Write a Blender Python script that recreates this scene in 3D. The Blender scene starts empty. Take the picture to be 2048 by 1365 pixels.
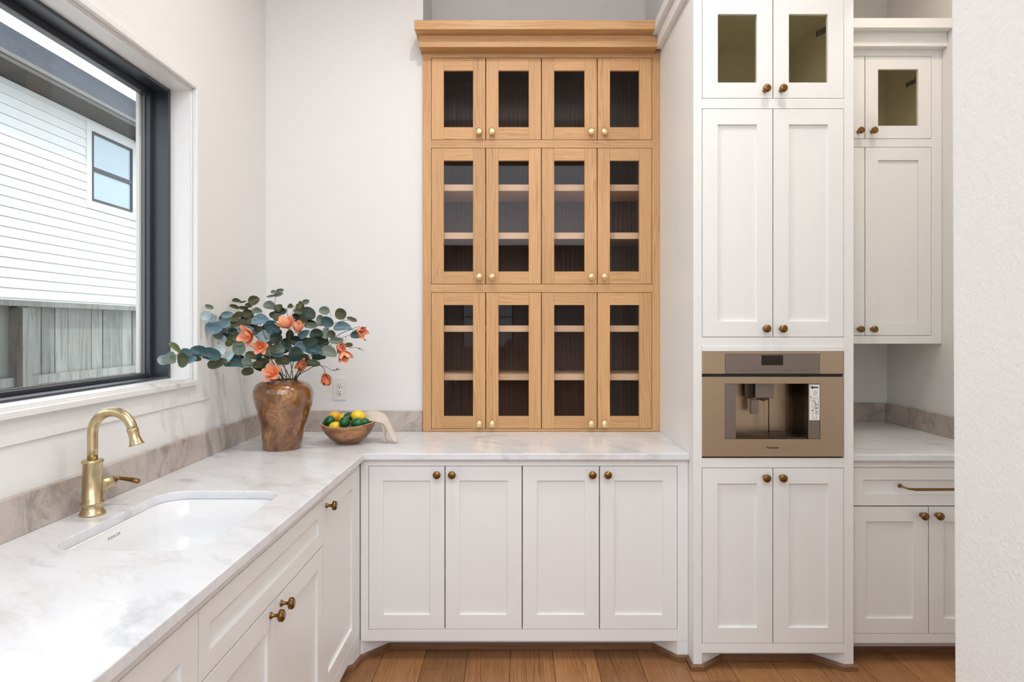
import bpy, math, random
from mathutils import Vector, Matrix
from mathutils.geometry import tessellate_polygon
random.seed(7)
C = bpy.context.scene
COL = C.collection
PI = math.pi

# ------------------------------------------------------------------ camera, world, lights, exposure
FPX = 1365.0; VX = 1034.0; VY = 653.0; HZ = 1.47
cam_d = bpy.data.cameras.new('camera'); cam = bpy.data.objects.new('camera', cam_d); COL.objects.link(cam)
cam.location = (0, 0, HZ); cam.rotation_euler = (PI/2, 0, 0)
cam_d.sensor_width = 36; cam_d.lens = FPX/2048*36
cam_d.shift_x = -(VX-1024)/2048; cam_d.shift_y = -(682.5-VY)/2048
cam_d.clip_start = .05; cam_d.clip_end = 200
C.camera = cam
w = bpy.data.worlds.new('sky'); C.world = w; w.use_nodes = True
bg = w.node_tree.nodes['Background']
bg.inputs[0].default_value = (.88, .94, 1, 1); bg.inputs[1].default_value = 1.6
C.view_settings.view_transform = 'Standard'; C.view_settings.look = 'None'
C.view_settings.gamma = 1; C.view_settings.use_curve_mapping = False
C.view_settings.exposure = 0.12

def light(name, kind, loc, energy, color=(1, 1, 1), rot=(0, 0, 0), size=.1, size_y=None, spread=None):
    l = bpy.data.lights.new(name, kind); l.energy = energy; l.color = color
    o = bpy.data.objects.new(name, l); COL.objects.link(o); o.location = loc; o.rotation_euler = rot
    if kind == 'AREA':
        l.size = size
        l.shape = 'DISK'
        if size_y: l.shape = 'RECTANGLE'; l.size_y = size_y
        if spread: l.spread = spread
    if kind == 'SUN': l.angle = math.radians(3)
    return o
light('sun', 'SUN', (10, 5, 20), 1.1, (1, .97, .92), (0, math.radians(38), math.radians(-20)))
CEIL = 3.66
WARM = (1, .965, .92)
for (x, y, e_) in ((-.2, 2.4, 12), (1.03, 2.15, 7)):
    light('recessed_ceiling_light', 'AREA', (x, y, CEIL-.01), e_, WARM, size=.06, spread=math.radians(150))
light('recessed_ceiling_light', 'AREA', (1.75, 2.75, CEIL-.01), 6, (1, .86, .72), size=.14, spread=math.radians(150))
light('ceiling_fill', 'AREA', (.1, 2.35, CEIL-.02), 5, (1, .985, .96), size=2.0, size_y=1.2)  # soft overhead fill, added out of view; no fitting there
# unseen fill lights added behind the camera: tilted kitchen panel, broad living room panel
light('kitchen_fill', 'AREA', (.1, -.2, 3.45), 26, (.90, .97, 1.03), (math.radians(52), 0, 0), size=2.4, size_y=.36)
light('living_room_fill', 'AREA', (0, -6.5, CEIL-.02), 730, (.87, .955, 1.07), size=8, size_y=9)
light('window_daylight', 'AREA', (-1.60, 1.75, 1.85), 4, (.84, .92, 1), (0, -PI/2, 0), size=1.1, size_y=1.9)

# ------------------------------------------------------------------ materials
def mat(name, color=(.8, .8, .8), rough=.5, metal=0, spec=.5, coat=0, emit=None):
    m = bpy.data.materials.new(name); m.use_nodes = True
    b = m.node_tree.nodes['Principled BSDF']
    b.inputs['Base Color'].default_value = (*color, 1); b.inputs['Roughness'].default_value = rough
    b.inputs['Metallic'].default_value = metal; b.inputs['Specular IOR Level'].default_value = spec
    b.inputs['Coat Weight'].default_value = coat; b.inputs['Coat Roughness'].default_value = .08
    if emit: b.inputs['Emission Color'].default_value = (*emit[0], 1); b.inputs['Emission Strength'].default_value = emit[1]
    return m
class N:
    def __init__(s, m): s.m = m; s.t = m.node_tree; s.b = s.t.nodes['Principled BSDF']
    def n(s, typ, **k):
        x = s.t.nodes.new(typ)
        for a, v in k.items(): setattr(x, a, v)
        return x
    def link(s, a, b): s.t.links.new(a, b)
    def coord(s, which='Object'): return s.n('ShaderNodeTexCoord').outputs[which]
    def mapping(s, src, scale=(1, 1, 1), rot=(0, 0, 0), loc=(0, 0, 0)):
        q = s.n('ShaderNodeMapping'); s.link(src, q.inputs[0])
        q.inputs['Scale'].default_value = scale; q.inputs['Rotation'].default_value = rot; q.inputs['Location'].default_value = loc
        return q.outputs[0]
    def noise(s, src, scale=5, detail=4, rough=.5, dist=0, out='Fac'):
        q = s.n('ShaderNodeTexNoise'); s.link(src, q.inputs['Vector'])
        q.inputs['Scale'].default_value = scale; q.inputs['Detail'].default_value = detail
        q.inputs['Roughness'].default_value = rough; q.inputs['Distortion'].default_value = dist
        return q.outputs[out]
    def math(s, op, a, b=None, c=None, clamp=False):
        q = s.n('ShaderNodeMath', operation=op); q.use_clamp = clamp
        for i, v in enumerate((a, b, c)):
            if v is None: continue
            if isinstance(v, (int, float)): q.inputs[i].default_value = v
            else: s.link(v, q.inputs[i])
        return q.outputs[0]
    def ramp(s, fac, stops):
        q = s.n('ShaderNodeValToRGB'); s.link(fac, q.inputs[0]); e = q.color_ramp.elements
        e[0].position, e[1].position = stops[0][0], stops[-1][0]
        e[0].color = (*stops[0][1], 1); e[1].color = (*stops[-1][1], 1)
        for p, c in stops[1:-1]:
            x = e.new(p); x.color = (*c, 1)
        return q.outputs[0]
    def mix(s, fac, a, b, mode='MIX'):
        q = s.n('ShaderNodeMix', data_type='RGBA', blend_type=mode)
        for i, v in ((0, fac), (6, a), (7, b)):
            if isinstance(v, (int, float)): q.inputs[i].default_value = v
            elif isinstance(v, tuple): q.inputs[i].default_value = (*v, 1)
            else: s.link(v, q.inputs[i])
        return q.outputs[2]
    def bump(s, h, strength=.2, dist=.01):
        q = s.n('ShaderNodeBump'); s.link(h, q.inputs['Height']); q.inputs['Strength'].default_value = strength; q.inputs['Distance'].default_value = dist
        s.link(q.outputs[0], s.b.inputs['Normal'])
    def color(s, c): s.link(c, s.b.inputs['Base Color'])

def srgb(r, g, b):
    f = lambda v: ((v/255+.055)/1.055)**2.4 if v > 10 else v/255/12.92
    return (f(r), f(g), f(b))

M = {}
M['cabinet_white'] = mat('painted_cabinet', (.86, .862, .852), .38)
M['cabinet_inside'] = mat('cabinet_inside_paint', (.92, .87, .76), .5)
def wall_mat(name, col, bs):
    m = mat(name, col, .75, spec=.25); q = N(m)
    q.bump(q.noise(q.coord(), 90, 3, .6), bs, .003); return m
M['wall'] = wall_mat('wall_paint', (.835, .828, .815), .10)
M['wall_near'] = wall_mat('textured_wall_paint', (.83, .825, .80), .55)
M['trim'] = mat('gloss_trim_paint', (.83, .83, .82), .35)
M['ceiling'] = mat('ceiling_paint', (.9, .89, .87), .8)

def oak(name, light_c, mid_c, dark_c, fine=1.0, rnd=False, rough=.42, ring=22):
    m = mat(name, rough=rough, spec=.4); q = N(m)
    uv = q.n('ShaderNodeUVMap').outputs[0]
    a = q.noise(q.mapping(uv, (1.0, 7, 1)), 1.0, 2, .45, .1)
    sep = q.n('ShaderNodeSeparateXYZ'); q.link(uv, sep.inputs[0])
    ph = q.math('ADD', q.math('MULTIPLY', a, ring), q.math('MULTIPLY', sep.outputs[1], 420))
    ph = q.math('ADD', ph, q.math('MULTIPLY', q.noise(q.mapping(uv, (3.5, 70, 1)), 1.0, 3, .6), 14))
    gate = q.ramp(q.noise(q.mapping(uv, (1.2, 11, 1), loc=(7, 3, 0)), 1.0, 2, .5), [(.40, (.12, .12, .12)), (.62, (1, 1, 1))])
    rings = q.math('POWER', q.math('MULTIPLY_ADD', q.math('SINE', ph), .5, .5), 2.5)
    pores = q.noise(q.mapping(uv, (4, 190, 1)), 1.0, 5, .75)
    tone = q.noise(q.mapping(uv, (.22, .5, 1)), 1.0, 1, .5)
    patch = q.noise(q.mapping(uv, (2.0, 34, 1)), 1.0, 4, .65)
    f = q.math('ADD', q.math('MULTIPLY', q.math('MULTIPLY', rings, gate), q.math('MULTIPLY', patch, .34)), q.math('MULTIPLY_ADD', pores, .62, q.math('MULTIPLY', patch, .12)))
    c = q.ramp(f, [(.22, light_c), (.42, mid_c), (.75, dark_c)])
    hsv = q.n('ShaderNodeHueSaturation'); q.link(c, hsv.inputs['Color'])
    v = q.math('MULTIPLY_ADD', tone, .5, .78)
    if rnd:
        oi = q.n('ShaderNodeObjectInfo')
        v = q.math('MULTIPLY_ADD', oi.outputs['Random'], .45, q.math('MULTIPLY_ADD', tone, .4, .55))
    q.link(v, hsv.inputs['Value']); q.color(hsv.outputs[0])
    q.bump(pores, .08, .002)
    return m
M['oak'] = oak('natural_oak', srgb(214, 172, 124), srgb(198, 152, 104), srgb(158, 112, 68), ring=44)
M['oak_floor'] = oak('oak_floor_board', srgb(176, 130, 86), srgb(144, 100, 62), srgb(90, 58, 34), rnd=True, rough=.35, ring=70)
M['oak_floor_base'] = oak('oak_floor_far', srgb(160, 112, 68), srgb(142, 94, 54), srgb(104, 64, 34), rough=.3)
M['oak_shaded'] = oak('shade_darkened_oak', srgb(104, 72, 54), srgb(88, 58, 44), srgb(64, 42, 32), rough=.5)  # same oak inside the cabinet, its shade put into the colour
M['shoe'] = oak('oak_shoe_moulding', srgb(140, 104, 76), srgb(118, 84, 60), srgb(82, 56, 38), rough=.45)
M['shelf_oak'] = oak('pale_oak_shelf', srgb(246, 214, 180), srgb(238, 202, 166), srgb(214, 170, 130))

def marble(name, base, grey, warm, amt=1.0):
    m = mat(name, rough=.22, spec=.5); q = N(m)
    o = q.mapping(q.coord(), (1, 1, 1), (.5, .3, .75))
    warp = q.noise(o, 1.8, 4, .6, out='Color')
    v = q.n('ShaderNodeVectorMath', operation='MULTIPLY_ADD'); q.link(warp, v.inputs[0]); v.inputs[1].default_value = (.35, .35, .35); q.link(o, v.inputs[2])
    o2 = q.mapping(v.outputs[0], (1.6, 9, 6))
    big = q.noise(q.mapping(v.outputs[0], (1.2, 3.5, 3)), 1.3, 5, .6)
    streak = q.noise(o2, 1.4, 8, .68, .4)
    c = q.ramp(big, [(.32, warm), (.44, base), (.58, base), (.72, grey)])
    c2 = q.ramp(streak, [(.30, grey), (.44, base), (1.0, (1, 1, 1))])
    c = q.mix(.55*amt, c, c2, 'MULTIPLY')
    vein = q.math('ABSOLUTE', q.math('SUBTRACT', q.noise(o2, .55, 7, .62, .8), .5))
    vm = q.ramp(vein, [(0, (1, 1, 1)), (.012, (.25, .25, .25)), (.05, (0, 0, 0))])
    c = q.mix(q.math('MULTIPLY', vm, .5*amt), c, grey)
    q.color(c); return m
M['marble'] = marble('pale_marble', (.83, .84, .86), srgb(196, 197, 203), srgb(220, 217, 214), .6)
M['marble_splash'] = marble('veined_marble', srgb(214, 206, 200), srgb(150, 144, 140), srgb(186, 170, 160), 1.4)

def burl():
    m = mat('polished_burl_wood', rough=.18, spec=.5, coat=1); m.node_tree.nodes['Principled BSDF'].inputs['Coat IOR'].default_value = 1.5; q = N(m)
    o = q.coord()
    w1 = q.noise(o, 6, 2, .5, out='Color')
    v = q.n('ShaderNodeVectorMath', operation='MULTIPLY_ADD'); q.link(w1, v.inputs[0]); v.inputs[1].default_value = (.22, .22, .22); q.link(o, v.inputs[2])
    vo = q.n('ShaderNodeTexVoronoi'); q.link(q.mapping(v.outputs[0], (1, 1, .8)), vo.inputs['Vector']); vo.inputs['Scale'].default_value = 8.5
    vo.inputs['Randomness'].default_value = 1
    d = vo.outputs['Distance']
    n1 = q.noise(v.outputs[0], 22, 6, .65, 1.5)
    ph = q.math('ADD', q.math('MULTIPLY', d, 52), q.math('MULTIPLY', n1, 10))
    r = q.math('MULTIPLY_ADD', q.math('SINE', ph), .5, .5)
    near = q.ramp(d, [(.05, (1, 1, 1)), (.32, (0, 0, 0))])
    big = q.noise(o, 8, 5, .6, 1.2)
    kn = None
    for (kx, ky, kz, kr) in ((-.020, -.105, .165, .070), (.045, -.115, .250, .075), (-.10, -.06, .235, .055), (-.03, -.09, .05, .04), (.11, .03, .18, .05), (-.06, .1, .15, .05), (.03, .11, .24, .05)):
        dv = q.n('ShaderNodeVectorMath', operation='DISTANCE'); q.link(q.mapping(v.outputs[0], (1, 1, 1), loc=(-.11, -.11, -.11)), dv.inputs[0]); dv.inputs[1].default_value = (kx, ky, kz)
        t_ = q.math('DIVIDE', dv.outputs['Value'], kr); kn = t_ if kn is None else q.math('MINIMUM', kn, t_)
    kr_ = q.math('MULTIPLY_ADD', q.math('SINE', q.math('MULTIPLY_ADD', kn, 26, q.math('MULTIPLY', n1, 6))), .5, .5)
    near = q.ramp(kn, [(.2, (1, 1, 1)), (1.0, (0, 0, 0))])
    grain = q.noise(q.mapping(v.outputs[0], (30, 30, 5)), 1, 5, .65, 1.0)
    f = q.math('ADD', q.math('MULTIPLY', q.math('MULTIPLY', kr_, near), .30), q.math('ADD', q.math('MULTIPLY_ADD', big, 1.0, -.30), q.math('MULTIPLY_ADD', grain, .6, -.20)))
    c = q.ramp(f, [(.06, srgb(72, 42, 22)), (.26, srgb(116, 73, 38)), (.45, srgb(152, 104, 58)), (.63, srgb(178, 132, 80)), (.92, srgb(204, 164, 114))])
    c = q.mix(q.ramp(kn, [(.06, (1, 1, 1)), (.26, (0, 0, 0))]), c, srgb(60, 34, 18))
    q.color(c); return m
M['burl'] = burl()
def bowlwood():
    m = mat('mango_wood', rough=.42); q = N(m)
    o = q.mapping(q.coord(), (4, 9, 22), (.3, .1, 0))
    n1 = q.noise(o, 1, 5, .6, 1.2)
    q.color(q.ramp(n1, [(.3, srgb(84, 52, 32)), (.5, srgb(142, 96, 62)), (.66, srgb(182, 134, 92)), (.8, srgb(150, 100, 62))])); return m
M['bowl'] = bowlwood()
def brass(name, c1, c2, rough):
    m = mat(name, rough=rough, metal=1); q = N(m)
    n1 = q.noise(q.mapping(q.coord(), (160, 160, 6)), 1, 3, .6)
    q.color(q.mix(n1, c1, c2)); return m
M['brass'] = brass('brushed_brass', srgb(218, 200, 162), srgb(184, 164, 124), .27)
M['bronze'] = brass('aged_brass', srgb(150, 114, 68), srgb(116, 86, 50), .26)
M['bright_brass'] = brass('satin_brass', srgb(246, 218, 168), srgb(226, 194, 142), .32)
def steel(name, c, rough):
    m = mat(name, rough=rough, metal=1); q = N(m)
    n1 = q.noise(q.mapping(q.coord(), (3, 3, 700)), 1, 2, .6)
    q.color(q.mix(n1, tuple(x*1.07 for x in c), tuple(x*.93 for x in c)))
    n2 = q.noise(q.mapping(q.coord(), (5, 1, 1.5)), 1.2, 2, .5)
    q.link(q.math('MULTIPLY_ADD', n2, .14, rough-.07), q.b.inputs['Roughness']); return m
M['steel'] = steel('reflection_tinted_steel', srgb(200, 180, 156), .3)  # brown tint paints the warm room's reflection into the steel
M['steel_grey'] = steel('grey_stainless_steel', srgb(150, 140, 134), .38)
M['steel_dark'] = mat('dark_tray_metal', srgb(84, 70, 60), .25, .9)
M['black'] = mat('black_gap', (.012, .011, .011), .5)
M['display'] = mat('dark_display_glass', srgb(36, 24, 20), .12)
M['frame_black'] = mat('black_window_frame', (.014, .021, .034), .36, 0, 1.0)
M['sticker'] = mat('white_sticker_paper', (.86, .85, .82), .5)
M['ink'] = mat('black_ink', (.02, .02, .02), .6)
M['etched'] = mat('etched_lettering', srgb(96, 78, 64), .5)
M['porcelain'] = mat('white_porcelain', (.86, .865, .87), .12, coat=.5)
M['plastic'] = mat('white_plastic', (.82, .81, .79), .35)
M['slot'] = mat('dark_slot', (.03, .03, .03), .6)
M['hinge'] = mat('dark_hinge_metal', srgb(70, 60, 50), .4, .8)
M['grey_print'] = mat('grey_print', srgb(120, 124, 130), .5)

def glass(name, tint, refl=1.0):
    m = bpy.data.materials.new(name); m.use_nodes = True; t = m.node_tree; t.nodes.clear()
    out = t.nodes.new('ShaderNodeOutputMaterial'); tr = t.nodes.new('ShaderNodeBsdfTransparent'); gl = t.nodes.new('ShaderNodeBsdfGlossy')
    tr.inputs[0].default_value = (*tint, 1); gl.inputs['Roughness'].default_value = 0.005; gl.inputs['Color'].default_value = (1, 1, 1, 1)
    lw = t.nodes.new('ShaderNodeLayerWeight'); p = t.nodes.new('ShaderNodeMath'); p.operation = 'POWER'; p.inputs[1].default_value = 5
    t.links.new(lw.outputs['Facing'], p.inputs[0])
    a = t.nodes.new('ShaderNodeMath'); a.operation = 'MULTIPLY_ADD'; a.inputs[1].default_value = .8; a.inputs[2].default_value = .011*refl
    t.links.new(p.outputs[0], a.inputs[0])
    mx = t.nodes.new('ShaderNodeMixShader'); t.links.new(a.outputs[0], mx.inputs[0]); t.links.new(tr.outputs[0], mx.inputs[1]); t.links.new(gl.outputs[0], mx.inputs[2])
    t.links.new(mx.outputs[0], out.inputs[0]); return m
M['glass'] = glass('clear_glass', (.97, .985, .98), .6)
M['glass_cab'] = glass('cabinet_glass', (.94, .93, .92), 1.0)
M['glass_tint'] = glass('greenish_cabinet_glass', (.93, .91, .80))

def lapmat(name, col, var=.04):
    m = mat(name, col, .6); q = N(m); oi = q.n('ShaderNodeObjectInfo')
    q.color(q.mix(oi.outputs['Random'], tuple(x*(1-var) for x in col), col)); return m
M['siding'] = lapmat('white_siding', (.88, .88, .87))
def fence_mat(name, a, b):
    m = mat(name, rough=.85, spec=.15); q = N(m); oi = q.n('ShaderNodeObjectInfo')
    co = q.n('ShaderNodeVectorMath', operation='ADD'); q.link(q.coord(), co.inputs[0])
    cb = q.n('ShaderNodeCombineXYZ')
    for i in range(3): q.link(q.math('MULTIPLY', oi.outputs['Random'], 31.0+i*7), cb.inputs[i])
    q.link(cb.outputs[0], co.inputs[1])
    n1 = q.noise(q.mapping(co.outputs[0], (14, 14, 1.3)), 1, 7, .72, 1.6)
    c = q.ramp(n1, [(.32, b), (.5, a), (.75, tuple(min(1, x*1.25) for x in a))])
    h = q.n('ShaderNodeHueSaturation'); q.link(c, h.inputs['Color']); q.link(q.math('MULTIPLY_ADD', oi.outputs['Random'], .35, .82), h.inputs['Value']); q.color(h.outputs[0])
    return m
M['fence'] = fence_mat('weathered_cedar', srgb(160, 161, 157), srgb(126, 127, 123))
def roof_mat():
    m = mat('asphalt_shingle', rough=.9); q = N(m)
    n1 = q.noise(q.mapping(q.coord(), (1, 4, 30)), 2, 5, .7)
    q.color(q.ramp(n1, [(.3, srgb(62, 67, 76)), (.7, srgb(100, 106, 116))])); return m
M['roof'] = roof_mat()
M['gutter'] = mat('grey_gutter', srgb(128, 126, 124), .5)
M['soffit'] = mat('shade_dark_soffit', srgb(70, 66, 62), .7)  # shade under the eave is painted in as a dark colour
M['ground'] = mat('ground_gravel', srgb(140, 136, 126), .9)
M['house_glass'] = mat('sky_painted_window_glass', srgb(170, 195, 212), .04, 0, 1.0, coat=1)  # pale blue base colour stands in for the reflected sky
M['house_frame'] = mat('dark_grey_window_frame', srgb(72, 74, 76), .5)
M['blind'] = mat('pale_blind', srgb(200, 206, 190), .7)
M['sofa'] = mat('beige_linen', srgb(196, 178, 156), .9)
M['cushion'] = mat('tan_cushion_cloth', srgb(186, 162, 136), .9)

def leafm(name, top, back):
    m = mat(name, rough=.5, spec=.35); q = N(m)
    n1 = q.noise(q.coord(), 3.0, 4, .6)
    sep = q.n('ShaderNodeSeparateXYZ'); q.link(q.coord(), sep.inputs[0])
    rib = q.math('LESS_THAN', q.math('ABSOLUTE', sep.outputs[1]), .012)
    c = q.mix(n1, tuple(x*.72 for x in top), tuple(min(1, x*1.25) for x in top))
    c = q.mix(q.math('MULTIPLY', rib, .5), c, back)
    gm = q.n('ShaderNodeNewGeometry')
    c = q.mix(gm.outputs['Backfacing'], c, back)
    q.color(c)
    q.b.inputs['Subsurface Weight'].default_value = 0
    return m
LEAF = {0: leafm('pale_blue_leaf', srgb(168, 188, 194), srgb(190, 204, 206)),
        1: leafm('blue_grey_leaf', srgb(112, 140, 152), srgb(150, 170, 176)),
        2: leafm('teal_leaf', srgb(58, 90, 94), srgb(90, 116, 116)),
        3: leafm('olive_leaf', srgb(84, 88, 62), srgb(110, 114, 88)),
        4: leafm('grey_green_leaf', srgb(112, 126, 112), srgb(140, 150, 136)),
        5: leafm('moss_leaf', srgb(100, 116, 72), srgb(130, 144, 104)),
        6: leafm('deep_green_leaf', srgb(44, 60, 50), srgb(84, 96, 80))}
def petal_mat(name, base, tip):
    m = mat(name, rough=.55, spec=.3); q = N(m)
    sep = q.n('ShaderNodeSeparateXYZ'); q.link(q.coord(), sep.inputs[0])
    n1 = q.noise(q.mapping(q.coord(), (2, 14, 2)), 1, 3, .6)
    f = q.math('ADD', sep.outputs[0], q.math('MULTIPLY_ADD', n1, .5, -.25))
    q.color(q.ramp(f, [(0, base), (.45, tuple((a+b)/2 for a, b in zip(base, tip))), (1, tip)])); return m
M['petal'] = petal_mat('coral_petal', srgb(226, 98, 46), srgb(250, 186, 148))
M['petal_deep'] = petal_mat('deep_coral_petal', srgb(150, 58, 36), srgb(222, 128, 92))
M['stamen'] = mat('cream_stamen', srgb(226, 150, 90), .6)
M['stem'] = mat('brown_green_stem', srgb(96, 92, 62), .6)
M['twig'] = mat('dark_twig', srgb(74, 64, 50), .7)
M['bud'] = mat('green_bud', srgb(128, 124, 78), .6)
def fruitm(name, a, b, rough=.32):
    m = mat(name, rough=rough, coat=.2); q = N(m)
    q.color(q.mix(q.noise(q.coord(), 30, 3, .6), a, b)); q.bump(q.noise(q.coord(), 420, 2, .5), .12, .001); return m
M['lemon'] = fruitm('lemon_peel', srgb(248, 204, 30), srgb(252, 216, 56))
M['orange_lemon'] = fruitm('ripe_lemon_peel', srgb(244, 170, 24), srgb(248, 188, 44))
M['lime'] = fruitm('lime_peel', srgb(10, 82, 44), srgb(22, 104, 54), .25)
def towelm():
    m = mat('woven_towel', rough=.95, spec=.1); q = N(m)
    uv = q.n('ShaderNodeUVMap').outputs[0]
    vo = q.n('ShaderNodeTexBrick'); q.link(q.mapping(uv, (1, 1, 1)), vo.inputs['Vector'])
    vo.inputs['Scale'].default_value = 95; vo.inputs['Mortar Size'].default_value = .025; vo.inputs['Mortar Smooth'].default_value = .4
    vo.inputs['Brick Width'].default_value = .5; vo.inputs['Row Height'].default_value = .2
    vo.inputs['Color1'].default_value = (*srgb(240, 230, 220), 1); vo.inputs['Color2'].default_value = (*srgb(226, 212, 198), 1); vo.inputs['Mortar'].default_value = (*srgb(170, 142, 118), 1)
    q.color(vo.outputs[0]); q.bump(vo.outputs['Fac'], .4, .002); return m
M['towel'] = towelm()

# ------------------------------------------------------------------ mesh builder
class MB:
    def __init__(s): s.v = []; s.f = []; s.uv = []; s.mi = []; s.sm = []
    def face(s, idx, uv=None, mi=0, smooth=False):
        s.f.append(idx); s.uv.append(uv or [(0, 0)]*len(idx)); s.mi.append(mi); s.sm.append(smooth)
    def box(s, x0, x1, y0, y1, z0, z1, grain='z', mi=0, fn=None):
        o = len(s.v); ou, ov = random.uniform(0, 90), random.uniform(0, 90)
        P = [(x, y, z) for x in (x0, x1) for y in (y0, y1) for z in (z0, z1)]
        if fn: P = [fn(*p) for p in P]
        s.v += P
        g = 'xyz'.index(grain)
        for q, ax in (((0, 1, 3, 2), 0), ((4, 6, 7, 5), 0), ((0, 4, 5, 1), 1), ((2, 3, 7, 6), 1), ((0, 2, 6, 4), 2), ((1, 5, 7, 3), 2)):
            oth = [a for a in (0, 1, 2) if a != ax]
            if g in oth: u = g; vv = [a for a in oth if a != g][0]
            else: u, vv = oth
            s.face([o+i for i in q], [(P[i][u]+ou, P[i][vv]+ov) for i in q], mi)
        return s
    def prism(s, pts, z0, z1, smooth=False, mi=0):
        """extrude a plan polygon (counter clockwise) between two heights"""
        o = len(s.v); n = len(pts); s.v += [(p[0], p[1], z0) for p in pts]+[(p[0], p[1], z1) for p in pts]
        ou = random.uniform(0, 90)
        s.face([o+n+i for i in range(n)], [(p[0]+ou, p[1]) for p in pts], mi); s.face([o+i for i in reversed(range(n))], None, mi)
        for i in range(n):
            j = (i+1) % n; L = math.dist(pts[i][:2], pts[j][:2])
            s.face([o+i, o+j, o+n+j, o+n+i], [(ou, z0), (ou+L, z0), (ou+L, z1), (ou, z1)], mi, smooth)
        return s
    def lathe(s, prof, seg=24, mtx=None, smooth=True, mi=0, arc=None):
        o = len(s.v); n = len(prof); mtx = mtx or Matrix()
        for k in range(seg):
            a = 2*PI*k/seg
            for r, h in prof: s.v.append(tuple(mtx @ Vector((r*math.cos(a), r*math.sin(a), h))))
        for k in range(seg):
            k2 = (k+1) % seg
            for i in range(n-1):
                if prof[i][0] < 1e-6 and prof[i+1][0] < 1e-6: continue
                s.face([o+k*n+i, o+k2*n+i, o+k2*n+i+1, o+k*n+i+1], None, mi, smooth)
        return s
    def tube(s, pts, r, seg=8, mi=0, closed_ends=True):
        pts = [Vector(p) for p in pts]; rr = r if isinstance(r, (list, tuple)) else [r]*len(pts)
        o = len(s.v); up = None
        for i, p in enumerate(pts):
            t = (pts[min(i+1, len(pts)-1)]-pts[max(i-1, 0)]).normalized()
            if up is None: up = t.orthogonal().normalized()
            up = (up-t*up.dot(t)); up = up.normalized() if up.length > 1e-6 else t.orthogonal().normalized()
            b = t.cross(up)
            for k in range(seg):
                a = 2*PI*k/seg; s.v.append(tuple(p+(up*math.cos(a)+b*math.sin(a))*rr[i]))
        for i in range(len(pts)-1):
            for k in range(seg):
                k2 = (k+1) % seg; s.face([o+i*seg+k, o+i*seg+k2, o+(i+1)*seg+k2, o+(i+1)*seg+k], None, mi, True)
        if closed_ends:
            s.face([o+k for k in reversed(range(seg))], None, mi); s.face([o+(len(pts)-1)*seg+k for k in range(seg)], None, mi)
        return s
    def grid(s, rows, mi=0, smooth=True, uv=None):
        o = len(s.v); m = len(rows[0]); n = len(rows)
        for r in rows: s.v += [tuple(p) for p in r]
        for i in range(n-1):
            for j in range(m-1):
                q = [(i, j), (i, j+1), (i+1, j+1), (i+1, j)]
                s.face([o+a*m+b for a, b in q], [(uv(a, b) if uv else (b/m, a/n)) for a, b in q], mi, smooth)
        return s
    def mesh(s, name):
        me = bpy.data.meshes.new(name); me.from_pydata(s.v, [], s.f); l = me.uv_layers.new(name='UVMap')
        flat = [c for f in s.uv for p in f for c in p]
        l.data.foreach_set('uv', flat)
        me.polygons.foreach_set('material_index', s.mi); me.polygons.foreach_set('use_smooth', s.sm)
        me.validate(); me.update(); return me
def tag(o, label=None, cat=None, group=None, kind=None):
    if label: o['label'] = label
    if cat: o['category'] = cat
    if group: o['group'] = group
    if kind: o['kind'] = kind
    return o
def obj(name, mb, m, parent=None, loc=(0, 0, 0), bevel=0, seg=2, rot=(0, 0, 0)):
    me = mb.mesh(name) if isinstance(mb, MB) else mb
    if me.materials == [] or len(me.materials) == 0:
        for x in (m if isinstance(m, (list, tuple)) else [m]): me.materials.append(x)
    o = bpy.data.objects.new(name, me); COL.objects.link(o); o.location = loc; o.rotation_euler = rot
    if parent: o.parent = parent
    if bevel:
        b = o.modifiers.new('bevel', 'BEVEL'); b.width = bevel; b.segments = seg; b.limit_method = 'ANGLE'; b.angle_limit = math.radians(35)
    return o
def thing(name, label, cat, loc=(0, 0, 0), rz=0, group=None):
    o = bpy.data.objects.new(name, None); COL.objects.link(o); o.location = loc; o.rotation_euler = (0, 0, rz); o.empty_display_size = .05
    return tag(o, label, cat, group)
def struct(name, mb, m, label=None, **k): return tag(obj(name, mb, m, **k), label, None, None, 'structure')
def PX(px, Y): return (px-VX)*Y/FPX
def PZ(py, Y): return HZ-(py-VY)*Y/FPX
def at(px, py, Y): return Vector((PX(px, Y), Y, PZ(py, Y)))

# ------------------------------------------------------------------ room shell
XL = -1.333; YB = 3.625; YN = 4.0; XR = 2.168
WY0, WY1, WZ0, WZ1 = .75, 2.782, 1.255, 2.436      # window opening in the left wall
b = MB()
b.box(XL-.16, XL, -1.2, WY0, -.02, CEIL); b.box(XL-.16, XL, WY1, YN+.15, -.02, CEIL)
b.box(XL-.16, XL, WY0, WY1, -.02, WZ0); b.box(XL-.16, XL, WY0, WY1, WZ1, CEIL)
struct('wall_left', b, M['wall'])
XN0 = -.499
struct('wall_back', MB().box(XL, XN0, YB, YN, 0, CEIL).box(XL, XR+.15, YN, YN+.15, 0, CEIL), M['wall'])
struct('wall_right', MB().box(XR, XR+.15, 1.41, YN, 0, CEIL), M['wall'])
def tilt(x, y, z): return (x + (.006 - .0075*(z-0)/1.47 if x < 1.0 else 0), y, z)
nb = MB().box(.898, 2.5, .55, 1.41, 0, CEIL, fn=tilt)
struct('wall_front', nb, M['wall_near'], bevel=.012, seg=4)
struct('wall_living', MB().box(-4.15, XL-.16, -1.2, -1.05, 0, CEIL).box(-4.15, -4, -14.6, -1.2, 0, CEIL).box(4.5, 4.65, -14.6, -.05, 0, CEIL).box(2.4, 4.65, -.05, .1, 0, CEIL), M['wall'])
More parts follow.
